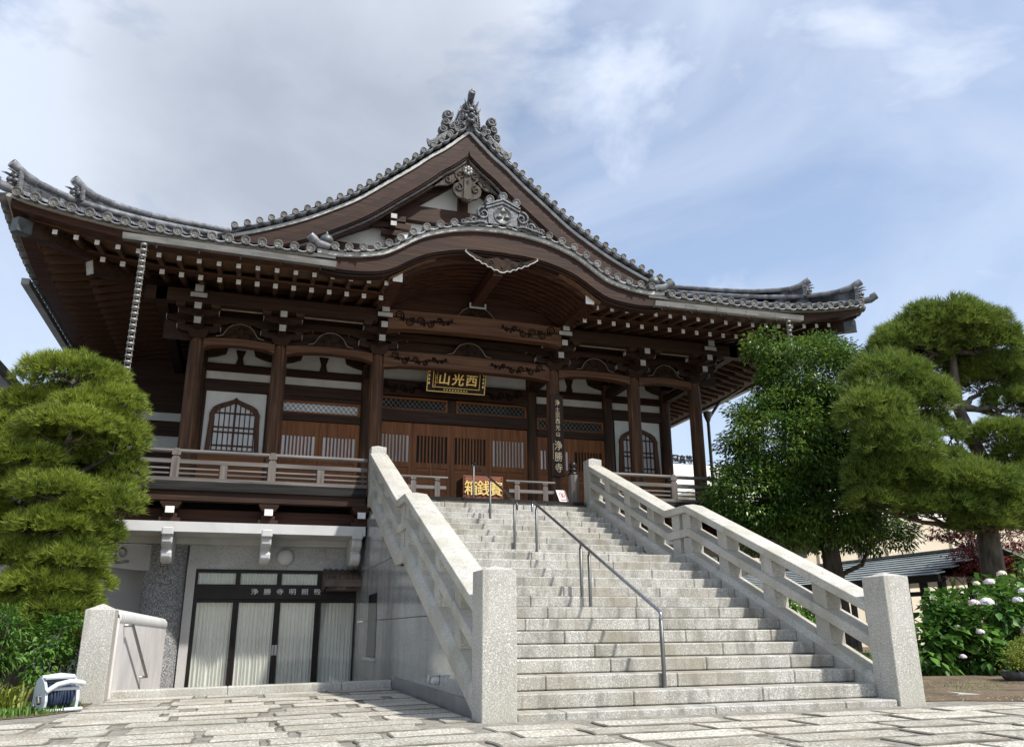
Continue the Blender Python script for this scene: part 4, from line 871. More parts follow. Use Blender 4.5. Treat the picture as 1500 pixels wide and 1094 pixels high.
# ---- the two granite balustrades
def sweep(mb, path, sec, mi=0):
    n = len(sec); v = [(sx, y, z+dz) for y, z in path for sx, dz in sec]
    f = [(i*n+k, i*n+(k+1) % n, (i+1)*n+(k+1) % n, (i+1)*n+k) for i in range(len(path)-1) for k in range(n)]
    return mb.add(v, f+[tuple(range(n))[::-1], tuple(range((len(path)-1)*n, len(path)*n))], mi)
def balustrade(x0, x1, label):
    B = thing('stone_balustrade', label, 'balustrade', ((x0+x1)/2, .18, 0)); xm = (x0+x1)/2
    def post(y0, y1, z0, h, cap, a, b, nm):
        mb = MB(); mb.box(a, b, y0, y1, z0, h); mb.add([(a, y0, h), (b, y0, h), (b, y1, h), (a, y1, h), ((a+b)/2, (y0+y1)/2, h+cap)], [(0, 1, 4), (1, 2, 4), (2, 3, 4), (3, 0, 4)])
        build(nm, mb, m_gran, B, bevel=.008)
    post(0, .369, -.2, 1.374, .055, x0, x1, 'end_pillar'); post(8.65, 8.97, 3.2, 4.43, .06, x0+.02, x1-.02, 'top_newel')
    for name, pth, sec in (('top_rail', [(.369, 1.10), (4.5, 2.825), (5.22, 2.825), (8.65, 4.285)], [(x0, -.12), (x1, -.12), (x1, 0), (xm, .022), (x0, 0)]),
                           ('middle_rail', [(.369, .70), (4.5, 2.44), (5.22, 2.43), (8.65, 3.935)], [(x0+.03, -.14), (x1-.03, -.14), (x1-.03, -.012), (x1-.045, 0), (x0+.045, 0), (x0+.03, -.012)]),
                           ('base_rail', [(.369, .272), (4.45, 2.03), (5.12, 2.03), (8.65, 3.535)], [(x0, -.25), (x1, -.25), (x1, -.075), (x1-.06, 0), (x0+.06, 0), (x0, -.075)])):
        mb = MB(); sweep(mb, pth, sec); build(name, mb, m_rail, B, bevel=.006)
    zt = lambda y, P_: float(np.interp(y, [p[0] for p in P_], [p[1] for p in P_]))
    TOPP = [(.369, 1.10), (4.5, 2.825), (5.22, 2.825), (8.65, 4.285)]; MID = [(.369, .70), (4.5, 2.44), (5.22, 2.43), (8.65, 3.935)]; BAS = [(.369, .272), (4.45, 2.03), (5.12, 2.03), (8.65, 3.535)]
    for y in (1.275, 2.38, 3.50, 4.58, 4.96, 5.90, 6.88, 7.81):
        for lo, hi, hh in ((BAS, MID, .14), (MID, TOPP, .12)):
            a, b = y-.132, y+.132; mb = MB(); q0, q1 = x0+.065, x1-.065
            mb.hexa([(q0, a, zt(a, lo)-.004), (q1, a, zt(a, lo)-.004), (q0, b, zt(b, lo)-.004), (q1, b, zt(b, lo)-.004), (q0, a, zt(a, hi)-hh+.004), (q1, a, zt(a, hi)-hh+.004), (q0, b, zt(b, hi)-hh+.004), (q1, b, zt(b, hi)-hh+.004)])
            build('baluster', mb, m_gran, B, bevel=.006)
balustrade(X0, XS0, 'granite balustrade on the left of the steps, its square pillar nearest the camera')
balustrade(XS1, X1, 'granite balustrade on the right of the steps, in front of the trees')
mb = MB(); mb.box(X1-.08, X1-.0, .38, 9.0, -.3, .1); mb.prism([(.4, -.2), (.4, .05), (4.4, 1.75), (5.1, 1.78), (8.6, 3.2), (9.8, 3.2), (9.8, -.2)], 'x', X1-.06, X1-.02); build('granite_flank', mb, m_gran, ST)

# ---- metal handrails up the middle
def handrail(label, path, posts, mtop):
    H = thing('metal_handrail', label, 'handrail', (3.347, posts[0][0], posts[0][1])); mb = MB(); mb.tube([(3.347, y, z) for y, z in path], .021, 10); build('rail', mb, mtop, H)
    for y, z0, z1 in posts:
        mb = MB(); mb.lathe([(.024, 0), (.024, z1-z0-.07), (.014, z1-z0-.065), (.012, z1-z0)], (3.347, y, z0), 12); build('post', mb, m_steeld, H)
g = lambda y: .995+(y-.66)*.4270
handrail('long lower steel handrail in the middle of the steps', [(.655, .90), (.655, .96), (.69, 1.0), (5.02, g(5.02)), (5.07, g(5.02)-.02), (5.075, g(5.02)-.16)], [(.66, SL+.15, g(.66)), (2.68, SL+7*.15, g(2.68)), (2.98, SL+8*.15, g(2.98)), (4.86, SL+13*.15, g(4.86))], m_steel)
g2 = lambda y: 3.03+(y-6.05)*.428
handrail('short upper steel handrail with dark sleeve near the top step', [(5.90, 2.84), (5.90, 2.93), (5.95, g2(5.95)), (9.02, g2(9.02)), (9.06, g2(9.02)-.03), (9.06, g2(9.02)-.14)], [(6.05, SL+14*.15, g2(6.05)), (7.63, SL+19*.15, g2(7.63)), (8.93, ZF-.05, g2(8.93))], m_raildark)

# ================================================================== VERANDA RAILINGS AND THINGS ON THE DECK
def railing(name, label, x0, x1, posts, minis, y=8.95, group=None, z=ZF):
    R_ = thing(name, label, 'railing', ((x0+x1)/2, y, z), group)
    mb = MB(); mb.tube([(x0, y, z+.70), (x1, y, z+.70)], .042, 10); build('top_rail', mb, m_gwx, R_)
    mb = MB(); mb.box(x0, x1, y-.055, y+.055, z+.455, z+.535); build('middle_rail', mb, m_gwx, R_)
    for zz in (.25, .345): mb = MB(); mb.box(x0, x1, y-.022, y+.022, z+zz, z+zz+.03); build('thin_rail', mb, m_gwx, R_)
    mb = MB(); mb.box(x0, x1, y-.10, y+.07, z+.104, z+.175); build('ground_sill', mb, m_gwx, R_)
    for x in posts:
        mb = MB(); mb.box(x-.075, x+.075, y-.06, y+.06, z+.176, z+.57); mb.box(x-.055, x+.055, y-.05, y+.05, z+.571, z+.615); mb.box(x-.08, x+.08, y-.062, y+.062, z+.615, z+.70); mb.box(x-.05, x+.05, y-.05, y+.05, z+.70, z+.752); build('rail_post', mb, m_gwz, R_)
    for x in minis: mb = MB(); mb.box(x-.07, x+.07, y-.05, y+.05, z+.176, z+.454); build('short_post', mb, m_gwz, R_)
    return R_
railing('veranda_railing', 'grey weathered wooden veranda railing to the left of the steps', XL, 1.06, (COLX[0]-1.9, COLX[0], COLX[1]), (-3.6, -1.75, .12))
RR = railing('veranda_railing', 'grey weathered wooden veranda railing to the right of the steps', 6.28, XR, (COLX[4], COLX[5]+.0), (7.2, 9.1, 11))
mb = MB(); mb.tube([(XR, 8.95, ZF+.70), (XR, 20, ZF+.70)], .042, 8); mb.box(XR-.05, XR+.05, 8.95, 20, ZF+.455, ZF+.535); mb.box(XR-.02, XR+.02, 8.95, 20, ZF+.25, ZF+.28)
for y in (9.0, 11, 13, 15, 17): mb.box(XR-.07, XR+.07, y-.07, y+.07, ZF, ZF+.70)
build('return_rail', mb, m_gwx, RR)
GB = thing('newel_post', 'round grey newel post with dark onion cap beside the right balustrade', 'post', (5.72, 9.08, ZF))
mb = MB(); mb.lathe([(.115, 0), (.118, .60), (.108, .66)], (5.72, 9.08, ZF), 20); build('shaft', mb, m_gwz, GB)
mb = MB(); mb.lathe([(.118, .655), (.12, .68), (.085, .70), (.08, .735), (.10, .75), (.10, .775), (.06, .79), (.062, .81), (.085, .85), (.082, .90), (.05, .945), (.015, .97), (0, .985)], (5.72, 9.08, ZF), 20); build('onion_cap', mb, m_black, GB)
def barrier(label, x0, x1, posts, y=9.55):
    B = thing('low_barrier', label, 'barrier', ((x0+x1)/2, y, ZF), 'low wooden barriers on the veranda'); z = ZF-.03
    mb = MB(); mb.tube([(x0, y, z+.56), (x1, y, z+.56)], .03, 8); build('top_rail', mb, m_gwx, B)
    mb = MB(); mb.box(x0+.06, x1-.04, y-.045, y+.045, z+.30, z+.375); build('middle_rail', mb, m_gwx, B)
    mb = MB(); mb.box(x0+.06, x1-.04, y-.05, y+.05, z+.04, z+.11); build('sill', mb, m_gwx, B)
    for x in posts: mb = MB(); mb.box(x-.06, x+.06, y-.05, y+.05, z+.03, z+.46); mb.box(x-.04, x+.04, y-.035, y+.035, z+.46, z+.50); mb.box(x-.06, x+.06, y-.045, y+.045, z+.50, z+.545); build('post', mb, m_gwz, B)
barrier('low grey wooden barrier left of the gold lettered box', 1.85, 2.92, (2.15, 2.68)); barrier('low grey wooden barrier between the gold lettered box and the pillar with the signboard', 4.27, 5.45, (4.52, 5.2))
# offertory box
OB = thing('offertory_box', 'wooden offertory box with large gold characters at the top of the steps', 'offertory box', (XC+.02, 9.7, ZF)); bx0, bx1, by = 3.235, 4.155, 9.40; bt = 4.075
mb = MB(); mb.box(bx0, bx1, by, by+.05, ZF, bt); build('box_face', mb, wood('red_box_timber', (.13, .045, .028), (.24, .09, .055), 'x', .45), OB, bevel=.008)
mb = MB(); mb.box(bx0+.02, bx0+.06, by+.05, by+.7, ZF, bt-.03); mb.box(bx1-.06, bx1-.02, by+.05, by+.7, ZF, bt-.03); mb.box(bx0+.02, bx1-.02, by+.66, by+.70, ZF, bt-.031); mb.box(bx0+.06, bx1-.06, by+.05, by+.66, ZF+.02, ZF+.3); build('box_sides', mb, m_black, OB)
mb = MB()
for k in range(7): x = bx0+.1+.12*k; mb.prism([(x-.03, bt-.05), (x+.03, bt-.05), (x, bt-.015)], 'y', by+.055, by+.655)
build('coin_slats', mb, m_doorx, OB)
mb = MB()
for i, ch in enumerate('箱銭賽'): text_mb(ch, .35, lambda u, v, d, x=bx0+.17+.29*i: (x+u*.90, by-.005-d*1.5, 3.80+v*.99), .018, .003, 0, mb)
build('gold_characters', mb, m_gold, OB)
mb = MB()
for k in range(9):
    for x in (bx0+.035, bx1-.035): mb.blob((x, by-.004, 3.53+.063*k), (.016, .012, .016), 6)
build('studs', mb, m_black, OB)
# hanging name plaque
PLQ = thing('name_plaque', 'black plaque with three large gold characters hung under the front beam', 'plaque', (XC, 11.75, 6.75)); ang = radians(16)
def pq(u, v, d): return (XC-.06+u, 11.70-cos(ang)*d-sin(ang)*v, 6.93+cos(ang)*v-sin(ang)*d)
def slab(mb, u0, u1, v0, v1, d0, d1, mi=0): return mb.hexa([pq(u, v, d) for v in (v0, v1) for d in (d0, d1) for u in (u0, u1)], mi)
mb = MB(); slab(mb, -.77, .77, -.30, .36, -.05, .0); build('backboard', mb, m_black, PLQ)
mb = MB()
for a in ((-.77, .77, -.30, -.284), (-.77, .77, .344, .36), (-.77, -.754, -.283, .343), (.754, .77, -.283, .343), (-.62, .62, -.185, -.172), (-.62, .62, .25, .262), (-.62, -.607, -.171, .249), (.607, .62, -.171, .249)): slab(mb, *a, .001, .03)
for k in range(11): slab(mb, -.40+.075*k, -.36+.075*k, -.25, -.225, .001, .012)
for sg in (-1, 1):
    for k in range(5): slab(mb, sg*.715-.018, sg*.715+.018, -.12+.1*k, -.06+.1*k, .001, .012)
build('gilt_border', mb, m_gold, PLQ)
mb = MB(); slab(mb, -.606, .606, -.170, .248, .0, .008)
for x in (-.42, .40): mb.blob(pq(x, -.235, .02), (.10, .03, .05), 8)
build('panel', mb, m_brown, PLQ)
mb = MB()
for i, ch in enumerate('山光西'): text_mb(ch, .32, lambda u, v, d, x=-.32+.36*i: pq(x+u*1.02+v*.06, +.045+v*.98, .012+d), .008, .006, 0, mb)
for k in range(5): slab(mb, -.56, -.545+.01*(k % 2), .10-.06*k, .135-.06*k, .009, .014); slab(mb, -.515, -.50, .16-.06*k, .195-.06*k, .009, .014)
build('gold_characters', mb, m_gold, PLQ)
# vertical signboard on the pillar
VS = thing('vertical_signboard', 'tall narrow brown board with a column of pale gold characters on a pillar', 'signboard', (5.91, 10.55, 4.36))
mb = MB(); mb.box(5.745, 6.085, 10.53, 10.59, 4.37, 6.43); build('board', mb, m_brown, VS, bevel=.006)
mb = MB()
for i, (ch, z, s_) in enumerate(zip('浄土宗西光山浄勝寺', (6.235, 6.06, 5.91, 5.755, 5.595, 5.43, 5.14, 4.86, 4.585), (.17, .15, .16, .16, .16, .15, .27, .27, .26))): text_mb(ch, s_, lambda u, v, d, z=z: (5.93+u*.78, 10.527-d, z+v*.95), .003, .0, 0, mb)
for k in range(9): mb.box(5.79, 5.803, 10.526, 10.529, 4.80+.045*k, 4.825+.045*k)
build('characters', mb, pm('pale_gold_paint', (.80, .64, .38), (.92, .78, .50), (9, 9, 9), .5), VS)
# small no-entry notice leaning against the post
NS = thing('notice_board', 'small white notice with a red ring leaning by the newel post', 'notice', (5.51, 9.16, ZF))
def nq(u, v, d): return (5.50+u+v*-.25, 9.10+v*.25-d, 3.525+v)
mb = MB(); mb.hexa([nq(u, v, d) for v in (0, .27) for d in (-.012, 0) for u in (-.11, .11)]); build('panel', mb, m_white, NS)
m_red = pm('red_print', (.60, .05, .05), (.70, .08, .07), (4, 4, 4), .5); mb = MB()
A = [nq(.068*cos(a), .16+.068*sin(a), .003) for a in np.linspace(0, 2*pi, 25)]; B_ = [nq(.053*cos(a), .16+.053*sin(a), .003) for a in np.linspace(0, 2*pi, 25)]; mb.grid([A, B_], 0, False)
mb.add([nq(a, b, .003) for a, b in ((-.05, .20), (-.04, .21), (.05, .12), (.04, .11))], [(0, 1, 2, 3)]); mb.add([nq(a, b, .003) for a, b in ((-.075, .035), (.075, .035), (.075, .06), (-.075, .06))], [(0, 1, 2, 3)])
build('red_ring', mb, m_red, NS); mb = MB(); mb.add([nq(a, b, .0025) for a, b in ((-.016, .12), (.016, .12), (.02, .19), (-.02, .19))], [(0, 1, 2, 3)]); build('black_figure', mb, m_black, NS)
# rain chains
def chain(label, x, z0, z1, dx=0):
    CH = thing('rain_chain', label, 'rain chain', (x, 7.66, z1)); p = None; n = int((z1-z0)/.118)
    mb = MB(); r = 8; mb.lathe([(.056, .050), (.066, .048), (.066, .02), (.052, .0), (.030, .0), (.034, .010), (.054, .022), (.056, .050)], (0, 0, 0), 12)
    for sg in (-1, 1): mb.bar((sg*.050, 0, .04), (sg*.044, 0, .122), .016, .016)
    for k in range(n):
        if p is None: p = build('cup', mb, m_gut); o = p
        else: o = p.copy(); S.collection.objects.link(o)
        o.parent = CH; o.location = (dx*(k/n), 0, -.118*(k+1))
    return CH
chain('long grey rain chain of cups hanging from the left end of the gutter', XC-7.215, 3.0, 8.09); chain('rain chain half hidden by the glossy tree at the right gutter end', XC+7.2, 3.6, 8.09)
DP = thing('drainpipe', 'thin grey drainpipe dropping from the right side gutter behind the pillars', 'drainpipe', (11.95, 13.4, 3.5))
mb = MB(); mb.tube([(11.95, 13.4, 2.6), (11.95, 13.4, 6.9), (12.4, 13.4, 7.5), (13.3, 13.4, 8.05)], .05, 10); build('pipe', mb, m_steeld, DP); mb = MB(); mb.lathe([(.06, 0), (.13, .2), (.13, .3)], (11.95, 13.4, 6.85), 12); build('funnel', mb, m_steeld, DP)

# ================================================================== GROUND
def gz(x): return .014*(min(max(x, -12), 1.1)-1.1)
mb = MB(); gx = [-300, -12, 1.1, 300]
mb.grid([[(x, y, gz(x)-.035) for x in gx] for y in (-120, 5.36)]); mb.grid([[(x, y, gz(x)-.035) for x in (-300, -12, -2.9)] for y in (5.36, 400)]); mb.grid([[(x, y, gz(x)-.035) for x in (1.1, 300)] for y in (5.36, 400)])
mb.box(-3.2, 1.1, 5.2, 14, -.9, -.66); mb.box(-2.9, 1.12, 5.34, 5.4, -.9, -.05); tag(build('ground', mb, m_joint), kind='structure')
pv_ = MB(); rr = random.Random(5)
def stone(x0, x1, y0, y1):
    h = .015+rr.uniform(-.004, .005); j = lambda a: rr.uniform(-a, a); gx_, gy = .022+abs(j(.02)), .020+abs(j(.02))
    pts = []
    cs = [(x0+gx_, y0+gy), (x1-gx_, y0+gy), (x1-gx_, y1-gy), (x0+gx_, y1-gy)]
    for k in range(4):
        a, b = Vector(cs[k]), Vector(cs[(k+1) % 4]); n = max(2, int((b-a).length/.13))
        for i in range(n):
            p = a.lerp(b, i/n)
            if i == 0: p += Vector((j(.02), j(.02)))
            else: nrm = Vector((-(b-a).y, (b-a).x)).normalized(); p += nrm*(rr.uniform(-.012, .014))
            pts.append(p)
    c = sum(pts, Vector((0, 0)))/len(pts); n = len(pts); top = []; tilt = (j(.006), j(.01))
    def zz(p): return gz(p.x)-.035+h+tilt[0]*(p.x-c.x)+tilt[1]*(p.y-c.y)
    v = [(p.x, p.y, gz(p.x)-.06) for p in pts]+[(p.x, p.y, zz(p)-.008) for p in pts]+[(p.x+(c.x-p.x)*min(.018/max((c-p).length, .05), .3), p.y+(c.y-p.y)*min(.018/max((c-p).length, .05), .3), zz(p)) for p in pts]
    pv_.add(v, [(i, (i+1) % n, n+(i+1) % n, n+i) for i in range(n)]+[(n+i, n+(i+1) % n, 2*n+(i+1) % n, 2*n+i) for i in range(n)], 1); pv_.add(v[2*n:], [tuple(range(n))], 0)
y = 5.18; row = 0
def left_edge(y): return -2.84-.13*(5.2-y)*.45
while y > -8:
    d = .50+rr.uniform(-.08, .08) if y > -1 else .42+rr.uniform(-.06, .06); y0 = y-d
    xl = left_edge(y) if y > 2.3 else -9; xr = 1.08 if y0 > .05 else (7.2+max(0, -y)*.6)
    x = xl+(0 if y > 2.3 else rr.uniform(0, .6)); last = False
    while x < xr-.05:
        L = rr.uniform(.6, 1.35); e = min(x+L, xr)
        if xr-e < .3: e = xr
        split = rr.random()
        if y0 > .05 or not (e > X0-.03 and y > 0): stone(x, e, y0, y)
        x = e+(rr.uniform(.03, .13) if rr.random() < .55 else 0)
    y = y0; row += 1
tag(build('stone_paving', pv_, [m_pave, m_paveedge]), kind='structure')
kb = MB()
for a, b in ((-2.82, -1.28), (-1.275, .34), (.345, 1.09)):
    kb.hexa([(x, y, z+gz(x)) for z in (-.08, .085) for y in (5.18, 5.42) for x in (a, b)])
tag(build('granite_kerb', kb, m_gran, bevel=.012), kind='structure')
so = MB(); edge = [(6.3, .45), (7.0, .32), (7.6, .0), (8.3, -.35), (9.2, -.8), (11, -1.6), (15, -3.5), (40, -14)]
bk_ = [(6.3, 60), (7, 60), (7.6, 60), (8.3, 60), (9.2, 60), (11, 60), (15, 60), (40, 60)]
g_ = []
for (xa, ya), (xb, yb) in zip(edge, bk_):
    g_.append([(xa, ya+(yb-ya)*t**2, -.028+.05*min(1, t*20)+.02*sin(xa*5+t*40)*min(1, t*30)) for t in np.linspace(0, 1, 30)])
so.grid(g_); tag(build('garden_soil', so, m_soil), kind='structure')
sl_ = MB(); sl_.grid([[(x, y, gz(x)-.028+.03*(1-abs(2*i/9-1))) for i, y in enumerate(np.linspace(y0, y1, 10))] for x, y0, y1 in ((-30, -3, 40), (-8, .5, 40), (-5, 1.9, 40), (-3.9, 2.6, 40), (-3.3, 3.0, 40), (-3.02, 3.45, 40), (-2.95, 4.4, 40))]); tag(build('garden_bed', sl_, m_soil), kind='structure')
mb = MB(); mb.box(6.55, 7.6, .55, 1.1, -.02, .012); tag(build('flagstone', mb, m_wallgr), 'flat grey flagstone on the soil beside the right pillar', 'flagstone')
# garden gate post, white wall and its handrail
GPs = thing('granite_post', 'square granite post with pyramid top beside the hose reel', 'post', (-3.01, 4.9, -.06))
mb = MB(); mb.box(-3.20, -2.825, 4.72, 5.10, -.2, 1.10); mb.add([(-3.20, 4.72, 1.10), (-2.825, 4.72, 1.10), (-2.825, 5.10, 1.10), (-3.20, 5.10, 1.10), (-3.01, 4.91, 1.19)], [(0, 1, 4), (1, 2, 4), (2, 3, 4), (3, 0, 4)]); build('shaft', mb, m_gran, GPs, bevel=.008)
WW = thing('white_wall', 'low white wall with a ribbed rounded cap behind the granite post', 'wall', (-2.62, 7, -.9))
a, b = Vector((-2.80, 5.1, 0)), Vector((-2.50, 9.2, 0)); mb = MB(); m_ww = pm('pink_white_render', (.60, .565, .55), (.70, .67, .65), (2, 2, 2), .85, stain=[((8, 8, .6), (.36, .34, .33), .56, .75, .6)])
mb.hexa([a+Vector((-.2, 0, -.9)), a+Vector((0, 0, -.9)), b+Vector((-.2, 0, -.9)), b+Vector((0, 0, -.9)), a+Vector((-.2, 0, 1.0)), a+Vector((0, 0, 1.0)), b+Vector((-.2, 0, .93)), b+Vector((0, 0, .93))]); build('wall_body', mb, m_ww, WW)
mb = MB()
for k in range(34):
    p = a.lerp(b, (k+.5)/34)+Vector((-.1, 0, 1.0-.07*(k+.5)/34)); mb.lathe([(.098, -.06), (.105, -.052), (.125, -.035), (.125, .035), (.105, .052), (.098, .06)], p, 12, (b-a))
build('ribbed_cap', mb, m_conc, WW)
HR = thing('wall_handrail', 'short metal handrail sloping down the white wall', 'handrail', (-2.6, 6, .5)); dx = .10
def hp(y, z, off=dx): p = a.lerp(b, (y-5.1)/4.1); return (p.x+off, y, z)
mb = MB(); mb.tube([hp(5.42, .90, .0), hp(5.42, .90), hp(5.52, .90), hp(7.15, .12), hp(7.15, .12, .0)], .022, 8); build('rail', mb, m_steel, HR)
# hose reel
HS = thing('hose_reel', 'pale grey garden hose reel with dark blue hose on the grass', 'hose reel', (-3.2, 3.6, gz(-3.2)-.02)); m_pl = pm('pale_plastic', (.52, .56, .60), (.60, .64, .68), (3, 3, 3), .4); m_hose = pm('navy_hose', (.012, .022, .05), (.03, .045, .085), (9, 9, 9), .3)
hz = gz(-3.2)-.015; rot = radians(34); cR, sR = cos(rot), sin(rot)
def H(x, y, z):
    x, y, z = x*.70, y*.70, z*.74
    return (-3.18+cR*x-sR*y, 3.62+sR*x+cR*y, hz+z)
def hx(mb, pl, y0, y1):     # outline in the reel's side plane (x-depth, z); extruded across
    n = len(pl); v = [H(y0, p[0], p[1]) for p in pl]+[H(y1, p[0], p[1]) for p in pl]
    mb.add(v, [tuple(range(n)), tuple(range(n, 2*n))]+[(i, (i+1) % n, n+(i+1) % n, n+i) for i in range(n)])
side_o = [(-.20, .02), (-.23, .16), (-.20, .30), (-.12, .42), (0, .50), (.12, .50), (.20, .44), (.24, .30), (.25, .10), (.24, .02)]
side_i = [(-.13, .06), (-.16, .17), (-.13, .28), (-.08, .36), (0, .41), (.09, .41), (.14, .36), (.17, .26), (.17, .12), (.16, .06)]
mb = MB()
hx(mb, side_o, -.31, -.27)
for x0_, x1_ in ((.20, .25),):
    n = len(side_o); v = [H(x, p[0], p[1]) for x in (x0_, x1_) for q in (side_o, side_i) for p in q]
    f = []
    for i in range(n):
        j = (i+1) % n; f += [(i, j, n+j, n+i), (2*n+i, 2*n+j, 3*n+j, 3*n+i), (i, j, 2*n+j, 2*n+i), (n+i, n+j, 3*n+j, 3*n+i)]
    mb.add(v, f)
mb.tube([H(-.30, -.21, .30), H(-.15, -.24, .40), H(.05, -.25, .44), H(.22, -.24, .42), H(.30, -.22, .40)], .03, 8); mb.tube([H(-.29, .05, .49), H(0, .04, .52), H(.24, .05, .49)], .035, 8); mb.tube([H(-.29, -.18, .33), H(.24, -.18, .33)], .02, 8)
mb.tube([H(-.33, -.22, .015), H(.28, -.22, .015)], .018, 8); mb.tube([H(-.33, .22, .015), H(.28, .22, .015)], .018, 8); mb.tube([H(.0, -.26, .02), H(.30, -.26, .02)], .022, 8)
A = [(-.24, .10), (-.23, .20), (-.19, .32), (-.11, .44), (0, .505), (.12, .505)]
for (y0_, z0_), (y1_, z1_) in zip(A, A[1:]): mb.add([H(x, y, z) for x in (-.30, .22) for y, z in ((-y0_, z0_), (-y1_, z1_), (-y1_*.93, z1_*.95), (-y0_*.93, z0_*.98))], [(0, 1, 5, 4), (3, 2, 6, 7), (0, 3, 7, 4), (1, 2, 6, 5), (0, 1, 2, 3), (4, 5, 6, 7)])
build('casing', mb, m_pl, HS)
mb = MB(); mb.tube([H(-.27, 0, .22), H(.21, 0, .22)], .09, 14); build('drum', mb, m_hose, HS)
mb = MB()
for layer, rr_, n in ((0, .155, 9), (1, .185, 8)):
    for k in range(n):
        x = -.22+.40*(k+.5*layer)/8.5; mb.tube([H(x+.012*sin(a_*2+k), rr_*cos(a_), .22+rr_*sin(a_)*.98) for a_ in np.linspace(0, 2*pi, 26)], .0165, 6, 0, False)
build('coiled_hose', mb, m_hose, HS)
mb = MB(); mb.tube([H(-.31, -.03, .22), H(-.35, -.03, .22), H(-.36, -.12, .12)], .02, 8); mb.lathe([(.0, -.02), (.045, -.02), (.045, .02), (0, .02)], H(-.33, .16, .06), 14, (cR, sR, 0)); build('crank_and_wheel', mb, m_steeld, HS)

# ================================================================== VEGETATION
def raw(name, V, Fc, mat, parent=None, smooth=False):
    me = bpy.data.meshes.new(name); off = Vector((0, 0, 0)); p = parent
    while p is not None: off += p.location; p = p.parent
    V = np.asarray(V, float)-np.array(off); Fc = np.asarray(Fc, int); k = Fc.shape[1]
    me.vertices.add(len(V)); me.vertices.foreach_set('co', V.ravel()); me.loops.add(Fc.size); me.loops.foreach_set('vertex_index', Fc.ravel())
    me.polygons.add(len(Fc)); me.polygons.foreach_set('loop_start', np.arange(0, Fc.size, k)); me.polygons.foreach_set('loop_total', np.full(len(Fc), k)); me.materials.append(mat); me.update(); me.validate()
    o = bpy.data.objects.new(name, me); S.collection.objects.link(o)
    if parent: o.parent = parent
    return o
def unit(v): return v/np.maximum(np.linalg.norm(v, axis=-1, keepdims=True), 1e-9)
def needles(cs, dirs, n, length, width):
    "tufts of thin needles fanning round each direction"
    K = len(cs); c = np.repeat(cs, n, 0); d = np.repeat(dirs, n, 0); r = unit(RNG.normal(size=(K*n, 3))); dd = unit(d*1.0+r*.72)
    L = length*(RNG.uniform(.65, 1.15, (K*n, 1))); tip = c+dd*L; s = unit(np.cross(dd, RNG.normal(size=(K*n, 3))))*width
    b0, b1 = c-s+dd*L*.1, c+s+dd*L*.1; V = np.stack([b0, b1, tip], 1).reshape(-1, 3); return V, np.arange(len(V)).reshape(-1, 3)
def leaves(cs, dirs, L, Wd, droop=.25):
    K = len(cs); d = unit(dirs); up = np.array([0, 0, 1.]); s = unit(np.cross(d, up)+RNG.normal(size=(K, 3))*.35); nrm = unit(np.cross(s, d))
    l = L*RNG.uniform(.65, 1.2, (K, 1)); w = Wd*RNG.uniform(.7, 1.15, (K, 1))
    p0 = cs; p1 = cs+d*l*.45+s*w*.5+nrm*l*.04; p2 = cs+d*l+np.array([0, 0, -1.])*l*droop; p3 = cs+d*l*.45-s*w*.5+nrm*l*.04
    V = np.stack([p0, p1, p2, p3], 1).reshape(-1, 3); b = np.arange(K)[:, None]*4
    return V, np.concatenate([b+np.array([[0, 1, 2]]), b+np.array([[0, 2, 3]])], 1).reshape(-1, 3)
def limb(mb, p, q, r0, r1, wob=.12, n=6):
    p, q = Vector(p), Vector(q); L = (q-p).length; pts = []
    for i in range(n+1):
        t = i/n; pts.append(p.lerp(q, t)+Vector((random.uniform(-1, 1), random.uniform(-1, 1), random.uniform(-.6, .6)))*wob*L*.5*sin(pi*t))
    mb.tube(pts, [r0+(r1-r0)*i/n for i in range(n+1)], 8); return pts
def pine(label, trunk, pads, dens, mat, base_r, nl, nw, per=13, fat=1.0, fill=.8):
    P = thing('pine_tree', label, 'pine tree', trunk[0]); cs = []; ds = []; mb = MB()
    pts = [Vector(p) for p in trunk]; mb.tube(pts, [base_r*(1-.75*i/(len(pts)-1)) for i in range(len(pts))], 10)
    ext = []
    for i, a in enumerate(pads):
        for b in pads[i+1:]:
            if math.dist(a[:3], b[:3]) < fill and random.random() < .55: ext.append(tuple((a[k]+b[k])/2+(random.uniform(-.12, .12) if k < 3 else 0) for k in range(3))+((a[3]+b[3])*.36, (a[4]+b[4])*.36))
    npad = len(pads)
    for ip, (x, y, z, rx, rz) in enumerate(list(pads)+ext):
        rx *= fat; rz *= fat*1.12; ry = rx*.85; N = int(dens*rx*ry*3.2)
        v = unit(RNG.normal(size=(N, 3))); v[:, 2] = np.where(v[:, 2] < -.25, -v[:, 2]*.8, v[:, 2]); rad = RNG.uniform(.55, 1.04, (N, 1))**.6
        lump = 1+.13*np.sin(v[:, :1]*7+x*9)*np.cos(v[:, 1:2]*6+z*7)
        c = np.array([x, y, z])+v*rad*lump*np.array([rx, ry, rz]); cs.append(c); dd = unit(v*np.array([1, 1, .8])+np.array([0, 0, .55])); ds.append(dd)
        if ip >= npad: continue
        o = min(pts, key=lambda p: (p-Vector((x, y, z-.25))).length+.35*abs(p.z-(z-.35)))
        e = Vector((x, y, z-rz*.25)); br = limb(mb, o, e, base_r*.30, .022, .18)
        for k in range(7):
            a = random.uniform(0, 2*pi); q = Vector((x+.75*rx*cos(a), y+.75*ry*sin(a), z+rz*random.uniform(-.15, .35))); limb(mb, br[random.choice((3, 4, 5))], q, .022, .007, .2, 4)
    V, Fc = needles(np.concatenate(cs), np.concatenate(ds), per, nl, nw)
    raw('crown', V, Fc, mat, P); build('trunk', mb, m_barkp, P)
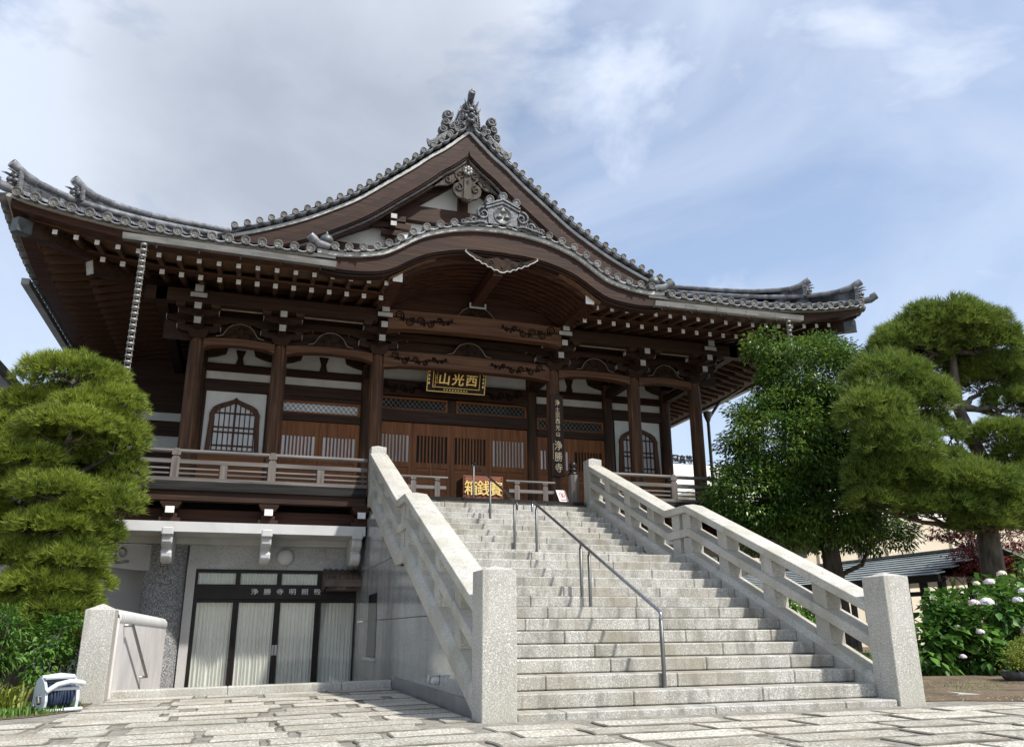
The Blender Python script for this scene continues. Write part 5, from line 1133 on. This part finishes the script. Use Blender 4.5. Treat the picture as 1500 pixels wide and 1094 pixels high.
LP = [(-4.08, 6.2, 4.81, 0.69, 0.31), (-4.57, 6.5, 4.37, 0.55, 0.27), (-3.49, 6.0, 4.37, 0.49, 0.27), (-4.82, 6.4, 3.93, 0.54, 0.28), (-3.92, 5.7, 3.88, 0.63, 0.27), (-3.24, 6.0, 3.77, 0.37, 0.39), (-4.49, 5.9, 3.35, 0.52, 0.27), (-3.85, 6.5, 3.51, 0.55, 0.27), (-3.15, 6.2, 3.26, 0.28, 0.39), (-4.67, 6.2, 2.92, 0.42, 0.27), (-3.9, 5.6, 2.86, 0.51, 0.26), (-3.24, 5.9, 2.73, 0.42, 0.3), (-4.69, 6.4, 2.43, 0.4, 0.25), (-3.98, 5.7, 2.37, 0.51, 0.24), (-3.44, 6.0, 2.31, 0.4, 0.25), (-4.37, 5.9, 1.98, 0.45, 0.22), (-3.68, 5.7, 1.88, 0.46, 0.24), (-3.35, 5.9, 1.57, 0.27, 0.2), (-3.99, 5.7, 1.53, 0.5, 0.24), (-3.57, 5.8, 1.27, 0.36, 0.2), (-4.26, 6.4, 1.16, 0.37, 0.21), (-5.34, 6.4, 3.62, 0.48, 0.3), (-5.19, 6.2, 2.74, 0.43, 0.29), (-5.01, 6.2, 1.94, 0.43, 0.26), (-4.18, 7.1, 4.43, 0.7, 0.47), (-4.52, 7.1, 3.24, 0.9, 0.68), (-4.16, 7.1, 2.14, 0.78, 0.55)]
RP = [(13.94, 6.0, 7.55, 1.15, 0.54), (13.01, 6.3, 7.05, 0.82, 0.57), (14.76, 5.8, 7.14, 0.83, 0.51), (11.36, 5.3, 5.72, 0.75, 0.46), (10.64, 5.0, 4.82, 0.63, 0.55), (11.88, 5.1, 5.26, 0.71, 0.45), (10.98, 4.9, 4.15, 0.75, 0.52), (10.65, 5.2, 3.57, 0.57, 0.46), (12.45, 5.4, 4.63, 0.52, 0.4), (15.2, 6.3, 6.33, 0.71, 0.39), (15.65, 6.0, 5.7, 0.67, 0.41), (14.6, 5.7, 4.76, 0.7, 0.33), (16.45, 6.2, 6.75, 0.43, 0.43), (12.44, 4.8, 3.45, 0.9, 0.41), (11.64, 5.1, 3.5, 0.66, 0.44), (10.57, 5.2, 3.1, 0.51, 0.3), (13.43, 5.0, 3.24, 0.73, 0.42), (11.94, 4.9, 3.0, 0.7, 0.32), (15.0, 5.6, 3.84, 0.57, 0.48), (16.91, 6.0, 5.71, 0.73, 0.97), (14.74, 6.8, 7.13, 0.83, 0.37)]
pine('clipped bright green pine left of the temple by the granite post', [(-4.35, 6.4, -.1), (-4.2, 6.3, .9), (-4.4, 6.5, 2.0), (-4.1, 6.4, 3.0), (-4.25, 6.5, 4.0), (-4.1, 6.3, 4.7)], [(a, b, c-.10, d, e) for a, b, c, d, e in LP]+[(-3.75, 5.6, 1.05, .4, .22), (-4.25, 5.9, .85, .4, .22), (-4.7, 6.0, 1.25, .4, .25)], 880, m_pine, .19, .135, .006, 12, 1.13, .95)
RP = [(a, b, c-(.22 if c > 6.9 else 0), d, e) for a, b, c, d, e in RP]+[(13.6, 5.2, 2.8, .6, .3), (14.9, 5.6, 2.95, .6, .35), (12.8, 4.9, 2.75, .55, .28)]
pine('olive green cloud-pruned pine at the right edge over the hydrangeas', [(14.3, 6.0, -.1), (14.05, 6.0, 1.6), (14.0, 5.9, 2.9), (14.5, 6.1, 4.2), (14.1, 6.2, 5.6), (14.1, 6.1, 7.0)], RP, 520, m_pine2, .30, .19, .008, 13, 1.16, 1.6)
def broad(name, label, cat, base, blobs, nclump, per, L, Wd, mat, trunk=None, cr=.32, flat=1.0, part='crown'):
    P = thing(name, label, cat, base); wts = np.array([b[3]**2*b[4] for b in blobs]); wts /= wts.sum(); cs = []; ds = []; cl = []
    for i in range(nclump):
        b = blobs[RNG.choice(len(blobs), p=wts)]; v = unit(RNG.normal(size=3)); r = RNG.uniform(.45, 1.0)**.5
        c = np.array(b[:3])+v*r*np.array([b[3], b[3]*.85, b[4]])*RNG.uniform(.86, 1.07); cl.append(c)
        n = int(per*RNG.uniform(.6, 1.4)); o = unit(RNG.normal(size=(n, 3)))*RNG.uniform(.15, 1, (n, 1))**.5*cr*np.array([1, 1, .62*flat])
        cs.append(c+o); ds.append(unit(o+v*.5*cr+RNG.normal(size=(n, 3))*.35*cr+np.array([0, 0, -.12*cr])))
    V, Fc = leaves(np.concatenate(cs), np.concatenate(ds), L, Wd); raw(part, V, Fc, mat, P)
    mb = MB()
    if trunk:
        pts = [Vector(p) for p in trunk[0]]; mb.tube(pts, [trunk[1]*(1-.6*i/(len(pts)-1)) for i in range(len(pts))], 10)
        for c in cl[::max(1, len(cl)//34)]:
            o = min(pts, key=lambda p: (p-Vector(c)).length+.6*max(0, p.z-c[2])); limb(mb, o, c, trunk[1]*.25, .012, .15)
        build('trunk', mb, m_bark, P)
    else:
        for c in cl[::max(1, len(cl)//22)]: limb(mb, (base[0]+random.uniform(-.1, .1), base[1]+random.uniform(-.1, .1), base[2]), c, .014, .006, .1, 4)
        build('stems', mb, m_bark, P)
    return P
EV = [(11.23, 7.5, 6.34, 1.32, 1.16), (10.31, 7.5, 4.96, 1.43, 1.17), (11.98, 7.7, 5.11, 1.37, 1.37), (9.35, 7.5, 3.6, 1.08, 0.83), (11.01, 7.5, 3.43, 1.61, 0.95), (12.59, 7.6, 2.88, 0.88, 0.53), (9.69, 7.5, 2.79, 0.92, 0.51), (10.19, 7.5, 7.09, 0.55, 0.42), (11.99, 7.5, 7.3, 0.5, 0.43)]
broad('evergreen_tree', 'dense glossy dark green tree beside the right balustrade', 'tree', (11.25, 7.5, -.05), EV, 1250, 74, .105, .052, m_ever, ([(11.25, 7.5, -.1), (11.2, 7.5, 1.8), (11.1, 7.5, 3.6), (11.2, 7.5, 5.5), (11.2, 7.5, 7.0)], .25), .30)
MP = [(15.7, 8.5, 3.15, 0.69, 0.24), (16.51, 8.7, 2.94, 0.63, 0.24), (15.88, 8.4, 2.47, 0.44, 0.2), (15.73, 8.5, 1.98, 0.37, 0.17), (16.8, 8.8, 2.26, 0.7, 0.31), (17.75, 8.9, 2.99, 0.72, 0.54), (17.5, 8.7, 1.93, 0.52, 0.44)]
broad('maple_tree', 'small dark red maple behind the right-hand pine trunk', 'tree', (16.6, 8.7, 0), MP, 120, 34, .10, .05, m_maple, ([(16.6, 8.7, 0), (16.5, 8.7, 1.2), (16.5, 8.7, 2.6)], .06), .26, .5)
HYB = [('hydrangea_bush', 'leafy hydrangea right beside the right granite pillar, few flowers', (10.55, 4.2, 0), [(10.66, 4.2, .80, .46, .50), (10.2, 4.1, .40, .36, .36), (11.3, 4.6, 1.15, .36, .26)], ((10.60, 3.72, .314, m_pinkfl, .06), (10.604, 3.75, .80, m_creamfl, .055))),
       ('hydrangea_bush', 'large hydrangea with white and pink flower heads at the right edge', (11.8, 4.2, 0), [(11.1, 4.0, .66, .48, .60), (11.91, 4.2, .95, .56, .72), (12.72, 4.4, 1.1, .55, .8), (11.4, 3.8, .35, .5, .35)], ((11.14, 3.55, 1.2, m_whitefl, .115), (11.98, 3.55, .727, m_pinkfl, .125), (11.75, 3.7, 1.70, m_creamfl, .08), (10.91, 3.6, 1.188, m_pinkfl, .09), (11.44, 3.7, 1.55, m_pinkfl, .09), (11.84, 3.55, 1.24, m_whitefl, .085), (10.94, 3.6, .711, m_pinkfl, .07), (11.19, 3.75, 1.53, m_creamfl, .06), (12.05, 3.6, 1.40, m_whitefl, .075)))]
for nm, lb, base_, blobs, fl in HYB:
    P = broad(nm, lb, 'hydrangea', base_, blobs, 95 if len(fl) < 5 else 190, 13, .20, .135, m_hyd, None, .24, 1, 'foliage')
    for x, y, z, mt, r in fl:
        n = 90; v = unit(RNG.normal(size=(n, 3))); v[:, 2] = np.abs(v[:, 2])*.9-.15; v = unit(v); c = np.array([x, y, z])+v*np.array([r, r, r*.72]); s1 = unit(np.cross(v, RNG.normal(size=(n, 3)))); s2 = np.cross(v, s1); q = .026*r/.1
        V = np.stack([c+s1*q+v*.004, c+s2*q, c-s1*q+v*.004, c-s2*q], 1).reshape(-1, 3); raw('flower_head', V, np.arange(4*n).reshape(-1, 4), mt, P)
LB = [(-3.56, 5.2, .73, .38, .28), (-3.68, 4.9, .45, .33, .30), (-3.41, 5.4, .91, .25, .21), (-4.15, 5.5, .87, .34, .29), (-3.3, 5.1, .45, .2, .25)]
broad('leafy_bush', 'bright green leafy bush under the left pine beside the post', 'bush', (-3.6, 5.2, -.06), LB, 130, 24, .085, .045, m_bush, None, .16, 1, 'foliage')
broad('fern_clump', 'feathery pale green foliage at the left edge of the picture', 'fern', (-3.98, 4.0, -.07), [(-3.95, 4.0, .85, .22, .22), (-4.1, 4.0, .55, .25, .3), (-3.92, 4.0, .62, .17, .15)], 70, 26, .10, .028, m_fern, None, .15, .8, 'foliage')
broad('evergreen_hedge', 'dark green foliage behind the pine trunk at the right edge', 'hedge', (17.0, 7.4, 0), [(16.6, 7.2, 1.2, .8, 1.0), (17.6, 7.4, 1.6, 1.0, 1.3), (18.6, 7.0, 2.4, .9, 1.2), (16.9, 6.6, .7, .9, .6)], 150, 40, .13, .06, m_ever, None, .34, 1, 'foliage')
PT = broad('potted_azalea', 'small lime green azalea in a dark bowl at the bottom right', 'potted plant', (10.2, 2.25, 0), [(10.18, 2.2, .33, .20, .15), (10.4, 2.3, .50, .2, .14), (9.98, 2.2, .26, .13, .10)], 90, 26, .05, .022, m_lime, None, .10, 1, 'foliage')
mb = MB(); mb.lathe([(.16, 0), (.26, .06), (.30, .16), (.28, .17), (.24, .10), (0, .08)], (10.25, 2.3, -.01), 20); build('bowl', mb, m_tiled, PT)
def blades(name, pts, h, w, lean, mat, label=None, cat=None, kind=None):
    K = len(pts); pts = np.asarray(pts); a = RNG.uniform(0, 2*pi, K); d = np.stack([np.cos(a), np.sin(a), np.zeros(K)], 1); hh = h*RNG.uniform(.5, 1.15, (K, 1)); s = np.stack([-np.sin(a), np.cos(a), np.zeros(K)], 1)*w
    up = np.array([0, 0, 1.]); ln = lean*RNG.uniform(.2, 1.1, (K, 1)); m1 = pts+up*hh*.6+d*hh*ln*.35; tp = pts+up*hh*(1-.25*ln)+d*hh*ln
    V = np.stack([pts-s, pts+s, m1+s*.8, m1-s*.8, tp], 1).reshape(-1, 3); b = np.arange(K)[:, None]*5
    Fc = np.concatenate([b+np.array([[0, 1, 2]]), b+np.array([[0, 2, 3]]), b+np.array([[3, 2, 4]])], 1).reshape(-1, 3)
    return tag(raw(name, V, Fc, mat), label, cat, kind=kind)
def scatter(n, poly):
    out = []; xs = [p[0] for p in poly]; ys = [p[1] for p in poly]
    while len(out) < n:
        x, y = random.uniform(min(xs), max(xs)), random.uniform(min(ys), max(ys)); c = False; j = len(poly)-1
        for i in range(len(poly)):
            if (poly[i][1] > y) != (poly[j][1] > y) and x < (poly[j][0]-poly[i][0])*(y-poly[i][1])/(poly[j][1]-poly[i][1])+poly[i][0]: c = not c
            j = i
        if c: out.append((x, y, gz(x)-.02))
    return out
blades('lawn_grass', scatter(6500, [(-6, 1.6), (-3.62, 2.75), (-3.15, 3.25), (-3.0, 3.6), (-2.98, 4.2), (-3.2, 4.6), (-4.5, 4.8), (-6, 4.5)]), .085, .006, .7, m_grass, 'short green lawn around the hose reel', 'grass', 'stuff')
blades('moss_and_weeds', scatter(5200, [(7.9, .35), (8.4, -.1), (9.2, -.5), (11, -1.2), (13, .0), (12, 1.2), (9.5, .9)])+scatter(1500, [(7.4, .9), (9.5, .9), (12, 1.5), (12, 3), (8, 2.5)])+scatter(700, [(7.2, 3.4), (10, 3.2), (12, 3.4), (11, 5), (7.5, 5)]),   .055, .008, .9, m_grass, 'patchy weeds on the bare soil right of the steps', 'weeds', 'stuff')
blades('iris_clump', [(9.0+.75*r_*cos(a_), 4.0+.6*r_*sin(a_), -.01) for r_, a_ in zip(RNG.uniform(0, 1, 480)**.5, RNG.uniform(0, 6.283, 480))], .50, .014, .7, m_hyd, 'strap-leaved clump between the right pillar and the hydrangeas', 'plant')
blades('daylily_clump', [(x, y, -.07) for x, y in zip(RNG.uniform(-4.1, -3.6, 160), RNG.uniform(3.5, 4.0, 160))], .34, .014, 1.1, m_lime, 'arching yellow-green daylily clump behind the grass at the left edge', 'plant')
LB2 = [(7.6, 4.6, .55, .5, .4), (8.6, 5.5, .9, .6, .5), (7.4, 6.3, 1.3, .5, .5)]
broad('shrub', 'green shrub seen through the gaps of the right balustrade', 'shrub', (7.9, 5.4, 0), LB2, 120, 22, .13, .07, m_bush, None, .24, 1, 'foliage')

# ================================================================== BEYOND THE TEMPLE
PV = thing('open_pavilion', 'long open shelter with a pale green slate roof behind the trees on the right', 'pavilion', (16.5, 10, 0))
m_slate = pm('green_grey_slate', (.22, .255, .25), (.33, .365, .355), (1, 1, 1), .5, stain=[((.6, .6, 40), (.14, .16, .16), .45, .6, .8)])
mb = MB()
for k in range(9):
    xa, xb = 14.9+2.1*k/9, 14.9+2.1*(k+1)/9+.03; za, zb_ = 2.03+.72*k/9, 2.03+.72*(k+1)/9
    for j in range(18):
        y0 = 8.4+.62*j+(k % 2)*.3; mb.hexa([(xa, y0, za), (xb, y0, zb_-.02), (xa, y0+.61, za), (xb, y0+.61, zb_-.02), (xa, y0, za+.022), (xb, y0, zb_+.002), (xa, y0+.61, za+.022), (xb, y0+.61, zb_+.002)])
mb.hexa([(17.02, 8.4, 2.72), (19, 8.4, 2.03), (17.02, 19.6, 2.72), (19, 19.6, 2.03), (17.02, 8.4, 2.76), (19, 8.4, 2.07), (17.02, 19.6, 2.76), (19, 19.6, 2.07)]); build('roof', mb, m_slate, PV)
mb = MB(); mb.box(16.9, 17.12, 8.3, 19.7, 2.75, 2.82); build('ridge_cap', mb, m_gut, PV); mb = MB(); mb.box(14.92, 15.0, 8.4, 19.6, 1.86, 2.02); mb.box(15.1, 15.2, 8.4, 19.6, 1.55, 1.66); mb.box(15.05, 18.9, 8.4, 19.6, 1.97, 2.0); build('eave_beam', mb, m_black, PV)
for y in (8.6, 9.2, 11, 13.5, 16, 18.5):
    for x in (15.2, 18.6): mb = MB(); mb.box(x-.07, x+.07, y-.07, y+.07, 0, 1.97); build('post', mb, m_black, PV)
BB = thing('beige_building', 'plain beige building with pilasters behind the pavilion', 'building', (26, 26, 0)); m_beige = pm('beige_render', (.60, .52, .38), (.68, .60, .46), (.6, .6, .6), .9)
mb = MB(); mb.box(18.5, 60, 22, 40, 0, 5.5); build('wall', mb, m_beige, BB); m_pren = pm('pale_render', (.70, .62, .46), (.76, .69, .54), (.6, .6, .6), .9)
for x in (22.0, 25.6, 29.2, 32.8, 36.4): mb = MB(); mb.box(x, x+.32, 21.88, 22, 0, 5.5); build('pilaster', mb, m_pren, BB)
for x in (24.2, 30.4): mb = MB(); mb.tube([(x, 21.9, 0), (x, 21.9, 5.5)], .06, 8); build('downpipe', mb, m_gut, BB)
for x in (27.4, 34.0): mb = MB(); mb.box(x, x+.7, 21.95, 22.01, 1.2, 2.0); w_ = build('window', mb, m_white, BB); mb = MB(); mb.box(x+.07, x+.63, 21.94, 21.952, 1.28, 1.92); build('pane', mb, m_paned, w_)
SB = thing('school_building', 'white building with black rooftop characters glimpsed between the right pillars', 'building', (33, 46, 0))
mb = MB(); mb.box(20, 48, 40.3, 60, 0, 11.35); build('wall', mb, pm('white_render', (.70, .685, .62), (.78, .765, .70), (.3, .3, .3), .9), SB); mb = MB(); mb.box(27.0, 27.35, 40.25, 40.31, 9.6, 10.4); build('vent', mb, m_paleedge, SB)
mb = MB(); mb.box(25.2, 31, 36.0, 40.0, 0, 9.15); mb.hexa([(24.0, 35.9, 8.6), (31, 35.9, 9.9), (24.0, 40.1, 8.6), (31, 40.1, 9.9), (24.0, 35.9, 8.75), (31, 35.9, 10.05), (24.0, 40.1, 8.75), (31, 40.1, 10.05)]); build('annex', mb, m_conc, SB)
mb = MB()
for i, ch in enumerate('園高等'): text_mb(ch, .56, lambda u, v, d, x=25.72+.53*i: (x+u*.95, 40.4-d, 11.70+v*1.1), .05, .012, 0, mb)
mb.box(24, 30, 40.42, 40.46, 11.35, 11.40); build('rooftop_characters', mb, m_black, SB)
NB = thing('neighbour_house', 'grey sided house at the left edge behind the pine', 'house', (-9.5, 18, 0)); m_sid = pm('grey_siding', (.30, .31, .32), (.38, .39, .40), (1, 1, 30), .7)
mb = MB()
for k in range(26): mb.box(-11, -7.02+.012*(k % 2), 9.5, 28, .24*k, .24*k+.235)
build('siding_wall', mb, m_sid, NB); mb = MB(); mb.hexa([(-6.75, 9.2, 6.28), (-6.6, 9.2, 6.28), (-6.75, 28.3, 6.28), (-6.6, 28.3, 6.28), (-6.75, 9.2, 6.42), (-6.6, 9.2, 6.42), (-6.75, 28.3, 6.42), (-6.6, 28.3, 6.42)]); build('gutter', mb, m_gut, NB)
mb = MB(); mb.hexa([(-6.7, 9.2, 6.40), (-11.5, 9.2, 8.1), (-6.7, 28.3, 6.40), (-11.5, 28.3, 8.1), (-6.7, 9.2, 6.5), (-11.5, 9.2, 8.2), (-6.7, 28.3, 6.5), (-11.5, 28.3, 8.2)]); build('roof', mb, m_tile, NB)
mb = MB(); mb.box(-7.0, -6.93, 12, 13.4, 2.4, 3.5); w_ = build('window', mb, m_white, NB); mb = MB(); mb.box(-6.928, -6.92, 12.08, 13.32, 2.48, 3.42); build('pane', mb, m_paned, w_)
BF = thing('bamboo_fence', 'brown slatted fence by the round pier under the veranda', 'fence', (-3.5, 10.2, -.1)); mb = MB()
mb.box(-4.4, -3.05, 10.0, 10.04, .55, .9); build('panel', mb, m_door, BF)
for k in range(5): mb = MB(); mb.box(-4.3+.3*k, -4.23+.3*k, 9.95, 10.0, -.3, 1.15); build('post', mb, m_black, BF)
mb = MB(); mb.box(-4.4, -3.05, 9.955, 10.005, .95, 1.0); build('bar', mb, m_black, BF)
